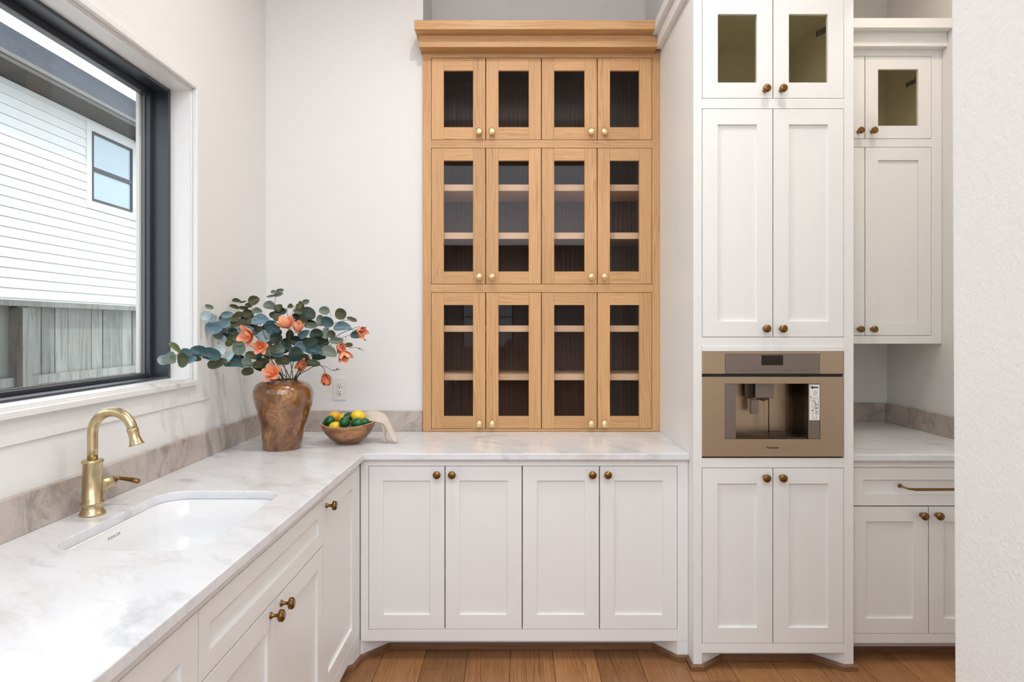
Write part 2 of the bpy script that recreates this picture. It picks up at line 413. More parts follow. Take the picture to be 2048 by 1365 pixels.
# far living room wall with two tall windows (seen only mirrored in the oak cabinet glass)
FW = -14.6
b = MB(); wins = [(-1.75, -1.25), (-.95, -.12)]
xs = [-4.15] + [v for w_ in wins for v in w_] + [4.65]
for i in range(0, len(xs), 2): b.box(xs[i], xs[i+1], FW-.15, FW, 0, CEIL)
for w_ in wins: b.box(w_[0], w_[1], FW-.15, FW, 0, .8); b.box(w_[0], w_[1], FW-.15, FW, 2.75, CEIL)
struct('wall_far', b, M['wall'])
for i, (a, c) in enumerate(wins):
    b = MB(); Y0 = FW-.1
    for x in (a, c-.04): b.box(x, x+.04, Y0, Y0+.05, .8, 2.75)
    for z in (.8, 1.27, 1.75, 2.23, 2.71): b.box(a, c, Y0, Y0+.05, z, z+.03)
    fr = struct('window_%d' % (i+3), b, M['frame_black'])
    obj('pane', MB().box(a, c, Y0+.02, Y0+.024, .8, 2.75), M['glass'], fr)
struct('ceiling', MB().box(-4.15, 4.65, FW-.15, YN+.15, CEIL, CEIL+.12), M['ceiling'])
fl = struct('floor', MB().box(-4.15, 4.65, FW-.15, YN+.15, -.08, -.0185, 'y'), M['oak_floor_base'])
# floor boards near the cabinets, one object each
FW_ = .19; col = 0; x = -.98
while x < XR:
    y = -1.1 + (col*0.77) % 1.1 - 1.0
    while y < YN-.02:
        L = random.choice((1.5, 1.9, 2.3)); y1 = min(y+L, YN-.005)
        x1 = min(x+FW_, XR-.002)
        obj('plank', MB().box(x+.0008, x1-.0008, max(y, -1.1)+.0008, y1-.0008, -.018, 0, 'y'), M['oak_floor'], fl, bevel=.0012, seg=1)
        y = y1
    x += FW_; col += 1

# ------------------------------------------------------------------ main window on the left
XF = XL-.077; XG = XL-.139
b = MB()
b.box(XG-.03, XF, WY1-.022, WY1+.02, WZ0-.0, WZ1+.0); b.box(XG-.03, XF, WY0-.02, WY0+.022, WZ0, WZ1)
b.box(XG-.03, XF, WY0+.022, WY1-.022, WZ1-.016, WZ1); b.box(XG-.03, XF, WY0+.022, WY1-.022, WZ0, WZ0+.012)
# outward sash, a little slimmer than the frame
b.box(XG-.03, XG, WY1-.046, WY1-.022, WZ0+.012, WZ1-.016); b.box(XG-.03, XG, WY0+.022, WY0+.052, WZ0+.012, WZ1-.016)
b.box(XG-.03, XG, WY0+.052, WY1-.052, WZ1-.042, WZ1-.016); b.box(XG-.03, XG, WY0+.052, WY1-.052, WZ0+.012, WZ0+.026)
win = struct('window_1', b, M['frame_black'], bevel=.0015, seg=1)
obj('pane', MB().box(XG-.018, XG-.012, WY0+.05, WY1-.05, WZ0+.024, WZ1-.04), M['glass'], win)
b = MB()   # pale spacer strip round the glass
for (ya, yb, za, zb) in ((WY1-.053, WY1-.0465, WZ0+.026, WZ1-.042), (WY0+.052, WY0+.059, WZ0+.026, WZ1-.042), (WY0+.059, WY1-.053, WZ0+.026, WZ0+.031)):
    b.box(XG-.027, XG-.019, ya, yb, za, zb)
obj('glazing_strip', b, M['gutter'], win)
b = MB()   # white outer frame beyond the glass
b.box(XG-.046, XG-.032, WY1-.066, WY1+.1, WZ0-.05, WZ1+.05)
b.box(XG-.046, XG-.032, WY0-.1, WY0+.06, WZ0-.05, WZ1+.05)
b.box(XG-.046, XG-.032, WY0+.06, WY1-.066, WZ1-.022, WZ1+.05); b.box(XG-.046, XG-.032, WY0+.06, WY1-.066, WZ0-.05, WZ0+.018)
obj('outer_frame', b, M['trim'], win, bevel=.003)
# white inner lining and stepped casing
t = .012
b = MB()
b.box(XF, XL+.002, WY1-.004, WY1-.0002, WZ0+.0002, WZ1-.0002); b.box(XF, XL+.002, WY0, WY0+.004, WZ0+.0002, WZ1-.0002)
b.box(XF, XL+.002, WY0, WY1, WZ1-.004, WZ1-.0002); b.box(XF, XL+.002, WY0, WY1, WZ0+.0002, WZ0+.004)
struct('trim_1', b, M['trim'])
def ring(b, x0, x1, ya, yb, za, zb, wy, wzt, wzb):
    b.box(x0, x1, yb, yb+wy, za-wzb, zb+wzt); b.box(x0, x1, ya-wy, ya, za-wzb, zb+wzt)
    b.box(x0, x1, ya, yb, zb, zb+wzt); b.box(x0, x1, ya, yb, za-wzb, za)
b = MB(); ring(b, XL+.0005, XL+.007, WY0-.0, WY1, WZ0, WZ1, .168, .10, .098)
struct('trim_2', b, M['wall'], bevel=.002)
b = MB(); ring(b, XL+.0072, XL+.026, WY0-.006, WY1+.006, WZ0-.006, WZ1+.006, .028, .024, .02)
struct('trim_3', b, M['trim'], bevel=.003)

# ------------------------------------------------------------------ countertops
def slab(outer, hole, z0, z1):
    b = MB(); loops = [outer]+([hole] if hole else [])
    pts = [Vector((p[0], p[1], 0)) for l in loops for p in l]
    tris = tessellate_polygon([[Vector((p[0], p[1], 0)) for p in l] for l in loops])
    n = len(pts); b.v += [(p.x, p.y, z1) for p in pts]+[(p.x, p.y, z0) for p in pts]
    for tr in tris:
        a, c, d = (pts[i] for i in tr)
        if (c-a).cross(d-a).z < 0: tr = (tr[0], tr[2], tr[1])
        b.face(list(tr)); b.face([n+i for i in reversed(tr)])
    o = 0
    for k, l in enumerate(loops):
        m = len(l)
        for i in range(m):
            j = (i+1) % m; q = [o+i, n+o+i, n+o+j, o+j]
            b.face(q if k == 0 else q, smooth=(k == 1))
        o += m
    return b
def rrect(x0, x1, y0, y1, r, seg=8, ccw=True):
    P = []
    for cx, cy, a0 in ((x1-r, y1-r, 0), (x0+r, y1-r, 90), (x0+r, y0+r, 180), (x1-r, y0+r, 270)):
        for k in range(seg+1):
            a = math.radians(a0+90*k/seg); P.append((cx+r*math.cos(a), cy+r*math.sin(a)))
    return P if ccw else P[::-1]
CT, CB = .914, .886
SX0, SX1, SY0, SY1, SR = -1.178, -.785, 1.692, 2.304, .085
XE = -.665; YE = 2.976; XT = .754
ct = thing('marble_countertop', 'pale marble countertop running round the corner under the window and oak cabinet', 'countertop', (-.95, 3.3, CB))
def under(root, name, mb, m, **k):
    o = obj(name, mb, m, None, **k); o.parent = root; o.matrix_parent_inverse = Matrix.Translation(root.location).inverted(); return o
outer = [(XL+.0015, -1.0), (XE, -1.0), (XE, YE), (XT-.001, YE), (XT-.001, YB-.027), (XN0+.0, YB-.027), (XN0-.001, YB-.0015), (XL+.0015, YB-.0015)]
hole = rrect(SX0, SX1, SY0, SY1, SR, ccw=False)
under(ct, 'top_slab', slab(outer, hole, CB, CT), M['marble'], bevel=.003)
under(ct, 'backsplash', MB().box(XL+.001, XL+.021, -1.0, YB-.001, CT+.0003, 1.023), M['marble_splash'], bevel=.002)
under(ct, 'backsplash', MB().box(XL+.0215, XN0-.001, YB-.021, YB-.001, CT+.0003, 1.023), M['marble_splash'], bevel=.002)
ct2 = thing('marble_countertop', 'taupe shaded marble countertop in the right alcove past the tall white cabinet', 'countertop', (1.8, 3.5, CB))
under(ct2, 'top_slab', MB().box(1.4395, XR-.0015, 2.953, YN-.0015, CB, CT), M['marble'], bevel=.003)
under(ct2, 'backsplash', MB().box(1.4395, XR-.0225, YN-.0215, YN-.0015, CT+.0003, 1.023), M['marble_splash'], bevel=.002)
under(ct2, 'backsplash', MB().box(XR-.0215, XR-.0015, 2.96, YN-.0015, CT+.0003, 1.023), M['marble_splash'], bevel=.002)

# ------------------------------------------------------------------ knobs, doors
def knob_mesh(name, m, s=1.0):
    prof = [(0, 0), (.0095, 0), (.0098, .002), (.0085, .004), (.0058, .007), (.0048, .013), (.0052, .019), (.0085, .023), (.0150, .0245), (.0168, .026), (.0170, .034), (.0158, .0362), (.0135, .0368), (.0130, .0385), (.0122, .0392), (0, .0392)]
    b = MB().lathe([(r*s, h) for r, h in prof], 24, Matrix.Rotation(PI/2, 4, 'X')); me = b.mesh(name); me.materials.append(m); return me
KN = {'bronze': knob_mesh('knob_bronze', M['bronze']), 'bright': knob_mesh('knob_bright', M['bright_brass'], 1.10)}
def knob(parent, x, z, kind='bronze', y=0):
    o = bpy.data.objects.new('knob', KN[kind]); COL.objects.link(o); o.parent = parent; o.location = (x, y, z); return o
TH = .021
def door(parent, x0, x1, z0, z1, kn=None, gl=None, m=None, st=.064, top=None, bot=None, kkind='bronze', name='door', y=0):
    m = m or M['cabinet_white']; g = .0021; W = x1-x0-2*g; H = z1-z0-2*g; top = top or st; bot = bot or st
    b = MB(); b.box(0, st, 0, TH, 0, H, 'z').box(W-st, W, 0, TH, 0, H, 'z').box(st, W-st, 0, TH, 0, bot, 'x').box(st, W-st, 0, TH, H-top, H, 'x')
    d = obj(name, b, m, parent, (x0+g, y, z0+g), bevel=(.0010 if m == M['oak'] else .0004), seg=1)
    if gl: obj('pane', MB().box(st-.001, W-st+.001, .010, .013, bot-.001, H-top+.001), gl, d)
    else: obj('panel', MB().box(st-.001, W-st+.001, .0095, .016, bot-.001, H-top+.001), m, d)
    if kn: knob(d, kn[0]-x0-g, kn[1]-z0-g, kkind)
    return d

# ------------------------------------------------------------------ back base cabinet (local frame: origin at floor, front plane y=0)
def carcass(b, x0, x1, y0, y1, z0, z1, top=True, t=.016):
    b.box(x0, x0+t, y0, y1, z0, z1); b.box(x1-t, x1, y0, y1, z0, z1); b.box(x0+t, x1-t, y1-t, y1, z0, z1); b.box(x0+t, x1-t, y0, y1-t, z0, z0+t)
    if top: b.box(x0+t, x1-t, y0, y1-t, z1-t, z1)
    return b
Yb = 3.0
bc = thing('base_cabinet', 'white shaker base cabinet with four tall doors under the oak cabinet', 'cabinet', (0, Yb, 0))
bx = [-.6527, -.3167, .0231, .3626, .7055]; bz0, bz1, bfb = .136, .8555, .085
b = MB(); b.box(-.688, bx[0], 0, TH, bfb, CB-.001).box(bx[4], XT-.0015, 0, TH, bfb, CB-.001).box(bx[0], bx[4], 0, TH, bz1, CB-.001, 'x').box(bx[0], bx[4], 0, TH, bfb, bz0, 'x')
obj('face_frame', b, M['cabinet_white'], bc, bevel=.001)
obj('carcass', carcass(MB(), -.66, XT-.002, TH+.001, .6, .09, CB-.002), M['cabinet_inside'], bc)
for i in range(4):
    door(bc, bx[i], bx[i+1], bz0, bz1, ((bx[1]-.033, .8216), (bx[1]+.033, .8216), (bx[3]-.033, .8216), (bx[3]+.034, .8216))[i], st=.063)
def foot(parent, poly, z1, name='toe_kick'):
    """upright boards along a plan polyline"""
    b = MB()
    for (p, q) in zip(poly, poly[1:]):
        d = Vector((q[0]-p[0], q[1]-p[1])); L = d.length; n = Vector((-d.y, d.x))/L*.015
        b.prism([(p[0], p[1]), (q[0], q[1]), (q[0]+n.x, q[1]+n.y), (p[0]+n.x, p[1]+n.y)], 0.001, z1)
    obj(name, b, M['cabinet_white'], parent)
foot(bc, [(-.688, .0), (-.583, .115), (.62, .115), (.705, .0), (.7525, 0)], bfb-.0005)

# ------------------------------------------------------------------ left run: three units facing +X (local -Y is world +X, local X is world +Y)
XFc = -.69
def leftunit(label, y0, y1):
    return thing('base_cabinet', label, 'cabinet', (XFc, y0, 0), PI/2)
def left_frame(root, W, z1=CB-.001, left=0, right=0, top=.8555):
    obj('top_rail', MB().box(0, W, 0, TH, top, z1, 'x'), M['cabinet_white'], root, bevel=.001)
    obj('bottom_rail', MB().box(0, W, 0, TH, bfb, bz0, 'x'), M['cabinet_white'], root, bevel=.001)
    if right: obj('corner_stile', MB().box(W-right, W, 0, TH, bz0, top), M['cabinet_white'], root, bevel=.001)
ya, yb_, yc, yd = .92, 1.48, 2.43, 2.998
u = leftunit('white base cabinet with one shaker door in the corner, right of the sink cabinet', yc, yd); W = yd-yc-.001
left_frame(u, W, right=.073); obj('carcass', carcass(MB(), .001, W-.03, TH+.001, .60, .09, CB-.002), M['cabinet_inside'], u)
door(u, 0, W-.073, bz0, bz1, (.036, .8216), st=.063)
foot(u, [(0, .1), (.41, .1), (W-.08, .012), (W, .0)], bfb-.0005)
u = leftunit('white sink base cabinet with a false drawer front over two doors', yb_, yc); W = yc-yb_-.001
left_frame(u, W); obj('carcass', carcass(MB(), .001, W-.001, TH+.001, .60, .09, .64, top=False), M['cabinet_inside'], u)
door(u, 0, W, .6905, bz1, None, st=.05, name='false_drawer_front')
door(u, 0, W/2, bz0, .6895, (W/2-.045, .66), st=.063); door(u, W/2, W, bz0, .6895, (W/2+.04, .66), st=.063)
foot(u, [(0, .1), (W, .1)], bfb-.0005)
u = leftunit('white base cabinet door nearest the camera, at the lower left under the counter', ya, yb_); W = yb_-ya-.001
left_frame(u, W); obj('carcass', carcass(MB(), .001, W-.001, TH+.001, .60, .09, CB-.002), M['cabinet_inside'], u)
door(u, 0, W, bz0, bz1, None, st=.075); foot(u, [(0, .1), (W, .1)], bfb-.0005)
u = leftunit('white base cabinet past the lower left corner of the view', -.99, ya); W = ya+.99-.001
left_frame(u, W); obj('carcass', carcass(MB(), .001, W-.001, TH+.001, .60, .09, CB-.002), M['cabinet_inside'], u)
door(u, 0, W/2, bz0, bz1, (W/2-.033, .8216), st=.063); door(u, W/2, W, bz0, bz1, (W/2+.033, .8216), st=.063); foot(u, [(0, .1), (W, .1)], bfb-.0005)

# ------------------------------------------------------------------ tall cabinet
Yt = 2.916; TX0, TX1 = XT, 1.438
tc = thing('tall_cabinet', 'tall white cabinet with glass top doors housing the built-in coffee machine', 'cabinet', (0, Yt, 0))
dx0, dxm, dx1 = .790, 1.0935, 1.397; tb = .073
zz = [(2.444, 2.873), (1.423, 2.401), (.865, .1135)]
opz0, opz1 = .906, 1.382
b = MB(); b.box(TX0, dx0, 0, TH, 0.0005, CEIL-.001).box(dx1, TX1, 0, TH, .0005, CEIL-.001)
for (a, c) in ((tb, .1135), (.865, opz0), (opz1, 1.423), (2.401, 2.444), (2.873, CEIL-.001)): b.box(dx0, dx1, 0, TH, a, c, 'x')
obj('face_frame', b, M['cabinet_white'], tc, bevel=.001)
b = MB(); b.box(TX0, TX0+.018, TH+.0003, YN-Yt-.002, .0005, CEIL-.001).box(TX1-.018, TX1, TH+.0003, YN-Yt-.002, .0005, CEIL-.001)
b.box(TX0+.018, TX1-.018, .62, .636, .09, CEIL-.01)
for z in (.09, .88, 1.40, 2.416, 2.90): b.box(TX0+.018, TX1-.018, TH+.001, .62, z, z+.016)
obj('carcass', b, M['cabinet_inside'], tc)
obj('side_panel', MB().box(TX0-.0006, TX0-.0001, .0, YN-Yt-.002, .0005, CEIL-.001), M['cabinet_white'], tc)
# deeper side panel covers the carcass edges in cabinet paint
for i, (z0, z1) in enumerate(((2.444, 2.873), (1.423, 2.401), (.1135, .865))):
    g = M['glass_tint'] if i == 0 else None
    kz = (2.478, 1.46, .826)[i]
    door(tc, dx0, dxm, z0, z1, (dxm-.036, kz), g, st=.066); door(tc, dxm, dx1, z0, z1, (dxm+.034, kz), g, st=.066)
for zc in (2.79, 2.54):
    obj('hinge', MB().box(dx1-.080, dx1+.015, .045, .062, zc-.011, zc+.013, fn=lambda x, y, z: (x, y+(dx1+.015-x)*.3, z-(dx1-x)*.45)).box(dx1-.055, dx1-.035, .028, .05, zc-.016, zc), M['hinge'], tc)
foot(tc, [(dx0-.001, 0.006), (.900, .092), (1.302, .092), (dx1+.001, .006)], tb-.0005)
# stepped crown: along the front (above the view) and back along the left side to the oak cabinet
CZ = [(2.915, 2.980, .028, .07), (2.980, 3.027, .052, .133)]
b = MB()
for (z0, z1, px_, py_) in CZ: b.box(TX0-px_, TX0-.001, -py_*.4, YB-.10-Yt+(.03 if px_ < .03 else -.03), z0, z1-.0003, 'y').box(TX0-.001, TX1+px_*.9, -py_*.4, -.0005, z0, z1-.0003, 'x')
obj('crown', b, M['cabinet_white'], tc, bevel=.001)

# ------------------------------------------------------------------ oak display cabinet in the niche
Yo = 3.6; OX0, OX1 = XN0+.002, XT-.0015
oc = thing('oak_display_cabinet', 'natural oak display cabinet with twelve glass doors standing on the marble', 'cabinet', (0, Yo, CT))
ox = [-.4536, -.1648, .1292, .4233, .7120]
oz = [(.928, 1.649), (1.692, 2.4115), (2.4537, 2.887)]
def lz(z): return z-CT
b = MB(); top_z = 2.999
b.box(OX0, ox[0], 0, TH, .0005, lz(2.985)).box(ox[4], OX1, 0, TH, .0005, lz(2.985))
for (a, c) in ((CT+.0005, .928), (1.649, 1.692), (2.4115, 2.4537), (2.887, 2.985)): b.box(ox[0], ox[4], 0, TH, lz(a), lz(c), 'x')
obj('face_frame', b, M['oak'], oc, bevel=.0009)
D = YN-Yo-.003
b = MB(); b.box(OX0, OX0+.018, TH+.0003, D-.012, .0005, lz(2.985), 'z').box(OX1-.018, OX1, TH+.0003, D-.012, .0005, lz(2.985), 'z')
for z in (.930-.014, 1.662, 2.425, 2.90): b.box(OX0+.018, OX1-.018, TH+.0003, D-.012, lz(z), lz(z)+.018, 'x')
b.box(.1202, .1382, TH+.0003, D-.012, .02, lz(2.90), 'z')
obj('carcass', b, M['oak_shaded'], oc)
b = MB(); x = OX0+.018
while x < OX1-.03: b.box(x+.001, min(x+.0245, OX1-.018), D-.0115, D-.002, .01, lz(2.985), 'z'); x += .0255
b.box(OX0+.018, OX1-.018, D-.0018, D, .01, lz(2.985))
tag(obj('back_panel', b, M['oak_shaded'], oc, bevel=.002, seg=1), 'grooved oak back panel with shade painted into its colour', None, None, 'stuff')
for zc in (2.214, 1.956, 1.457, 1.197):
    for (a, c) in ((OX0+.019, .1197), (.1387, OX1-.019)):
        obj('shelf', MB().box(a, c, .062, D-.014, lz(zc)-.017, lz(zc)+.017, 'x'), M['shelf_oak'], oc, bevel=.0015)
for r, (z0, z1) in enumerate(oz):
    kz = (.957, 1.73, 2.49)[r]
    for i in range(4):
        kx = (ox[1]-.0335, ox[1]+.034, ox[3]-.033, ox[3]+.036)[i]
        door(oc, ox[i], ox[i+1], lz(z0), lz(z1), (kx, lz(kz)), M['glass_cab'], M['oak'], .065, kkind='bright')
# crown in two stepped tiers
b = MB(); b.box(-.507, .726, -.071, .014, lz(2.915), lz(2.98), 'x'); b.box(-.507, XN0-.003, .014, .0235, lz(2.915), lz(2.98), 'y')
obj('lower_crown', b, M['oak'], oc, bevel=.0012)
b = MB(); b.box(-.522, .702, -.133, .010, lz(2.9803), lz(3.027), 'x'); b.box(-.522, XN0-.003, .010, .0235, lz(2.9803), lz(3.027), 'y')
obj('upper_crown', b, M['oak'], oc, bevel=.0012)

# ------------------------------------------------------------------ right alcove cabinets
Yu = 3.48
uc = thing('wall_cabinet', 'white wall cabinet with stepped crown hanging over the right alcove counter', 'cabinet', (0, Yu, 1.381))
UX0, UX1 = TX1+.0015, XR-.0015; l = lambda z: z-1.381
ux = [1.456, 1.7744, 2.1135]
b = MB(); b.box(UX0, ux[0], 0, TH, 0, l(3.0)).box(ux[2], UX1, 0, TH, 0, l(3.0))
for (a, c) in ((1.381, 1.4216), (2.385, 2.426), (2.849, 3.0)): b.box(ux[0], ux[2], 0, TH, l(a), l(c), 'x')
obj('face_frame', b, M['cabinet_white'], uc, bevel=.001)
b = carcass(MB(), UX0, UX1, TH+.0005, YN-Yu-.002, .001, l(3.0)); b.box(UX0+.016, UX1-.016, TH+.001, .5, l(2.40), l(2.414))
obj('carcass', b, M['cabinet_inside'], uc)
for (z0, z1, g, kz) in ((2.426, 2.849, M['glass_tint'], 2.462), (1.4216, 2.385, None, 1.455)):
    door(uc, ux[0], ux[1], l(z0), l(z1), (ux[1]-.034, l(kz)), g, st=.065); door(uc, ux[1], ux[2], l(z0), l(z1), (ux[1]+.034, l(kz)), g, st=.065)
for zc in (2.765, 2.50):
    obj('hinge', MB().box(ux[2]-.080, ux[2]+.01, .045, .062, l(zc)-.011, l(zc)+.013, fn=lambda x, y, z: (x, y+(ux[2]+.01-x)*.3, z-(ux[2]-x)*.45)).box(ux[2]-.055, ux[2]-.035, .028, .05, l(zc)-.016, l(zc)), M['hinge'], uc)
b = MB(); b.box(UX0, UX1, -.043, -.0003, l(2.882), l(2.953), 'x').box(UX0, UX1, -.093, -.0003, l(2.9533), l(3.001), 'x')
obj('crown', b, M['cabinet_white'], uc, bevel=.001)
Yr = 2.978
rc = thing('base_cabinet', 'white base cabinet with a wide drawer over two doors in the right alcove', 'cabinet', (0, Yr, 0))
rx = [1.456, 1.796, 2.136]
b = MB(); b.box(UX0, rx[0], 0, TH, .0868, CB-.001).box(rx[2], UX1, 0, TH, .0868, CB-.001)
for (a, c) in ((.0868, .127), (.8536, CB-.001)): b.box(rx[0], rx[2], 0, TH, a, c, 'x')
obj('face_frame', b, M['cabinet_white'], rc, bevel=.001)
obj('carcass', carcass(MB(), UX0, UX1, TH+.0005, YN-Yr-.002, .09, CB-.002), M['cabinet_inside'], rc)
d = door(rc, rx[0], rx[2], .685, .8536, None, st=.052, name='drawer')
hb = MB(); hx0, hx1, hz = 1.667-rx[0], 1.925-rx[0], .7726-.685
for xx in (hx0, hx1):
    hb.lathe([(0, 0), (.009, 0), (.0095, .003), (.006, .006), (0, .007)], 16, Matrix.Translation((xx, 0, hz)) @ Matrix.Rotation(PI/2, 4, 'X'))
s_ = 1
arc0 = [(hx0, 0, hz), (hx0, -.010, hz), (hx0+.006, -.022, hz-.002), (hx0+.022, -.032, hz-.007), (hx0+.05, -.035, hz-.009)]
arc1 = [(hx0+hx1-p[0], p[1], p[2]) for p in reversed(arc0)]
hb.tube(arc0+arc1, [.0055, .0048, .0042, .0042, .0062, .0062, .0042, .0042, .0048, .0055], 12)
obj('handle', hb, M['bronze'], d)
door(rc, rx[0], rx[1], .127, .684, (rx[1]-.033, .648), st=.065); door(rc, rx[1], rx[2], .127, .684, (rx[1]+.033, .648), st=.065)
foot(rc, [(UX0, .10), (UX1, .10)], .086)

# wood shoe mouldings at the foot of the cabinets (trim)
def shoe(name, poly):
    b = MB()
    offs = []
    P = [Vector(p) for p in poly]
    for i, p in enumerate(P):
        ns = []
        if i > 0: d = (P[i]-P[i-1]).normalized(); ns.append(Vector((d.y, -d.x)))
        if i < len(P)-1: d = (P[i+1]-P[i]).normalized(); ns.append(Vector((d.y, -d.x)))
        n = sum(ns, Vector((0, 0))).normalized(); n = n/max(.5, n.dot(ns[0])); offs.append(n)
    for i in range(len(P)-1):
        a0, a1 = P[i]+offs[i]*.0008, P[i]+offs[i]*.014; b0, b1 = P[i+1]+offs[i+1]*.0008, P[i+1]+offs[i+1]*.014
        o = len(b.v); L = (P[i+1]-P[i]).length; ou = random.uniform(0, 50)
        h0, h1 = .026, .019
        prof = lambda s, t: [(s.x, s.y, .0006), (t.x, t.y, .0006), (t.x, t.y, h1), (t.x*.6+s.x*.4, t.y*.6+s.y*.4, h0), (s.x, s.y, h0)]
        b.v += prof(a0, a1)+prof(b0, b1)
        for k in range(5):
            k2 = (k+1) % 5; b.face([o+k, o+5+k, o+5+k2, o+k2], [(ou, k*.01), (ou+L, k*.01), (ou+L, k*.01+.01), (ou, k*.01+.01)])
        b.face([o+k for k in range(5)]); b.face([o+5+k for k in reversed(range(5))])
    struct(name, b, M['shoe'])
shoe('trim_4', [(XFc-.1, -.9), (XFc-.1, 2.84), (XFc-.012, yc+.568-.08), (XFc, 2.998), (-.583, 3.115), (.62, 3.115), (.705, 3.0), (.7535, 3.0), (.7535, 2.916), (dx0+.001, 2.916), (.900, 3.008), (1.302, 3.008), (dx1-.001, 2.916), (TX1+.001, 2.916), (TX1+.001, 3.076)])
shoe('trim_5', [(UX0+.016, Yr+.1), (UX1, Yr+.1)])

# ------------------------------------------------------------------ coffee machine
Ym = Yt-.006
cm = thing('coffee_machine', 'built-in stainless steel coffee machine with a recessed dispenser niche', 'coffee machine', (0, Ym, opz0))
def mx(p): return PX(p, Ym)
def mz(p): return PZ(p, Ym)-opz0
X0, X1_ = mx(1404.6), mx(1686.5)
obj('body', carcass(MB(), dx0+.004, dx1-.004, .03, .52, .0012, mz(700)), M['steel_dark'], cm)
obj('upper_fascia', MB().box(X0, mx(1450.2), 0, .028, mz(748.3), mz(703.5), 'x').box(mx(1640), X1_, 0, .028, mz(748.3), mz(703.5), 'x').box(mx(1450.2), mx(1640), 0, .028, mz(708.6), mz(703.5), 'x').box(mx(1450.2), mx(1640), .004, .028, mz(748.3), mz(708.6), 'x'), M['steel'], cm, bevel=.0008)
cp = obj('control_panel', MB().box(mx(1450.8), mx(1639.4), -.0006, .0038, mz(748), mz(709)), M['steel_grey'], cm, bevel=.0005)
obj('display', MB().box(mx(1523), mx(1566), -.0012, -.0007, mz(731), mz(711)), M['display'], cp)
b = MB().box(mx(1529), mx(1559.5), -.0010, -.0007, mz(745.3), mz(735))
obj('button', b, M['steel_grey'], cp, bevel=.0003)
b = MB()
for (a, c) in ((1479.5, 1486.5), (1504.5, 1513.5), (1515.5, 1521.5), (1567, 1574), (1576, 1584), (1600.5, 1611.5), (1543, 1547)):
    x = a
    while x < c: b.box(mx(x), mx(x+1.1), -.0009, -.00065, mz(741.3), mz(739.9)); x += 1.7
obj('control_lettering', b, M['etched'], cp)
obj('filler_strip', MB().box(dx0+.001, dx1-.001, .002, .03, mz(702.8), mz(694.3)), M['cabinet_white'], cm)
obj('shadow_gap', MB().box(X0, X1_, .010, .027, mz(754), mz(748.6)), M['black'], cm)
obj('lower_fascia', MB().box(X0, mx(1449.5), 0, .028, mz(914), mz(754.3), 'x').box(mx(1640.6), X1_, 0, .028, mz(914), mz(754.3), 'x').box(mx(1449.5), mx(1640.6), 0, .028, mz(768), mz(754.3), 'x').box(mx(1449.5), mx(1640.6), 0, .028, mz(914), mz(879), 'x'), M['steel'], cm, bevel=.0008)
obj('side_strip', MB().box(mx(1450), mx(1472), .002, .014, mz(878.6), mz(768.4)), M['steel_grey'], cm, bevel=.0008)
ss = obj('side_strip', MB().box(mx(1617.5), mx(1640), .002, .014, mz(878.6), mz(768.4)), M['steel_grey'], cm, bevel=.0008)
sk = obj('instruction_sticker', MB().box(mx(1619), mx(1639.6), .0012, .0019, mz(841), mz(769.8)), M['sticker'], ss)
sk.parent = cm
b = MB()
def ln(b, x0, y0, x1, y1, w_=.5):
    dx, dy = x1-x0, y1-y0; L = math.hypot(dx, dy) or 1; nx, ny = -dy/L*w_/2, dx/L*w_/2
    P = [(mx(x0+nx), .0010, mz(y0+ny)), (mx(x1+nx), .0010, mz(y1+ny)), (mx(x1-nx), .0010, mz(y1-ny)), (mx(x0-nx), .0010, mz(y0-ny))]
    o = len(b.v); b.v += P; b.face([o, o+1, o+2, o+3])
def rect(b, x0, y0, x1, y1, w_=.5): ln(b, x0, y0, x1, y0, w_); ln(b, x1, y0, x1, y1, w_); ln(b, x1, y1, x0, y1, w_); ln(b, x0, y1, x0, y0, w_)
ln(b, 1625, 775.5, 1636.5, 775.5, 2.8)
o = len(b.v); b.v += [(mx(1620.8), .001, mz(775.5)), (mx(1626), .001, mz(772)), (mx(1626), .001, mz(779))]; b.face([o, o+1, o+2])
ln(b, 1620.5, 772.3, 1622.5, 772.3, 1.6); ln(b, 1620.5, 794, 1623, 794, 1.8)
for (x0, y0, x1, y1) in ((1628, 784, 1633, 786), (1633, 786, 1631, 790), (1627, 788, 1633, 791), (1630, 782, 1628, 791), (1633, 783, 1635, 788), (1626, 802, 1633, 812), (1624, 822, 1630, 816), (1630, 820, 1636, 816), (1632, 806, 1636, 812), (1633, 822, 1635, 826)): ln(b, x0, y0, x1, y1, .55)
rect(b, 1622, 797, 1630, 801.5); rect(b, 1630, 797, 1637, 810); rect(b, 1624.5, 804, 1631, 815); rect(b, 1631.5, 811, 1637, 828); rect(b, 1625.5, 827, 1633.5, 838)
ln(b, 1624, 823, 1626.5, 821, 1.8); ln(b, 1632.5, 818, 1635, 815.5, 1.8); ln(b, 1633, 824, 1635, 824, 2)
obj('sticker_drawing', b, M['ink'], sk)
# niche: liner walls, dispenser, tray
NX0, NX1, NZ0, NZ1, ND = mx(1472.4), mx(1616.6), mz(878.6), mz(768.4), .165
b = MB()
b.grid([[(NX0+(NX1-NX0)*k/1, ND, z) for k in (0, 1)] for z in (NZ0, NZ1)], smooth=False)
b.box(NX0-.003, NX0, .0145, ND, NZ0, NZ1, 'z')
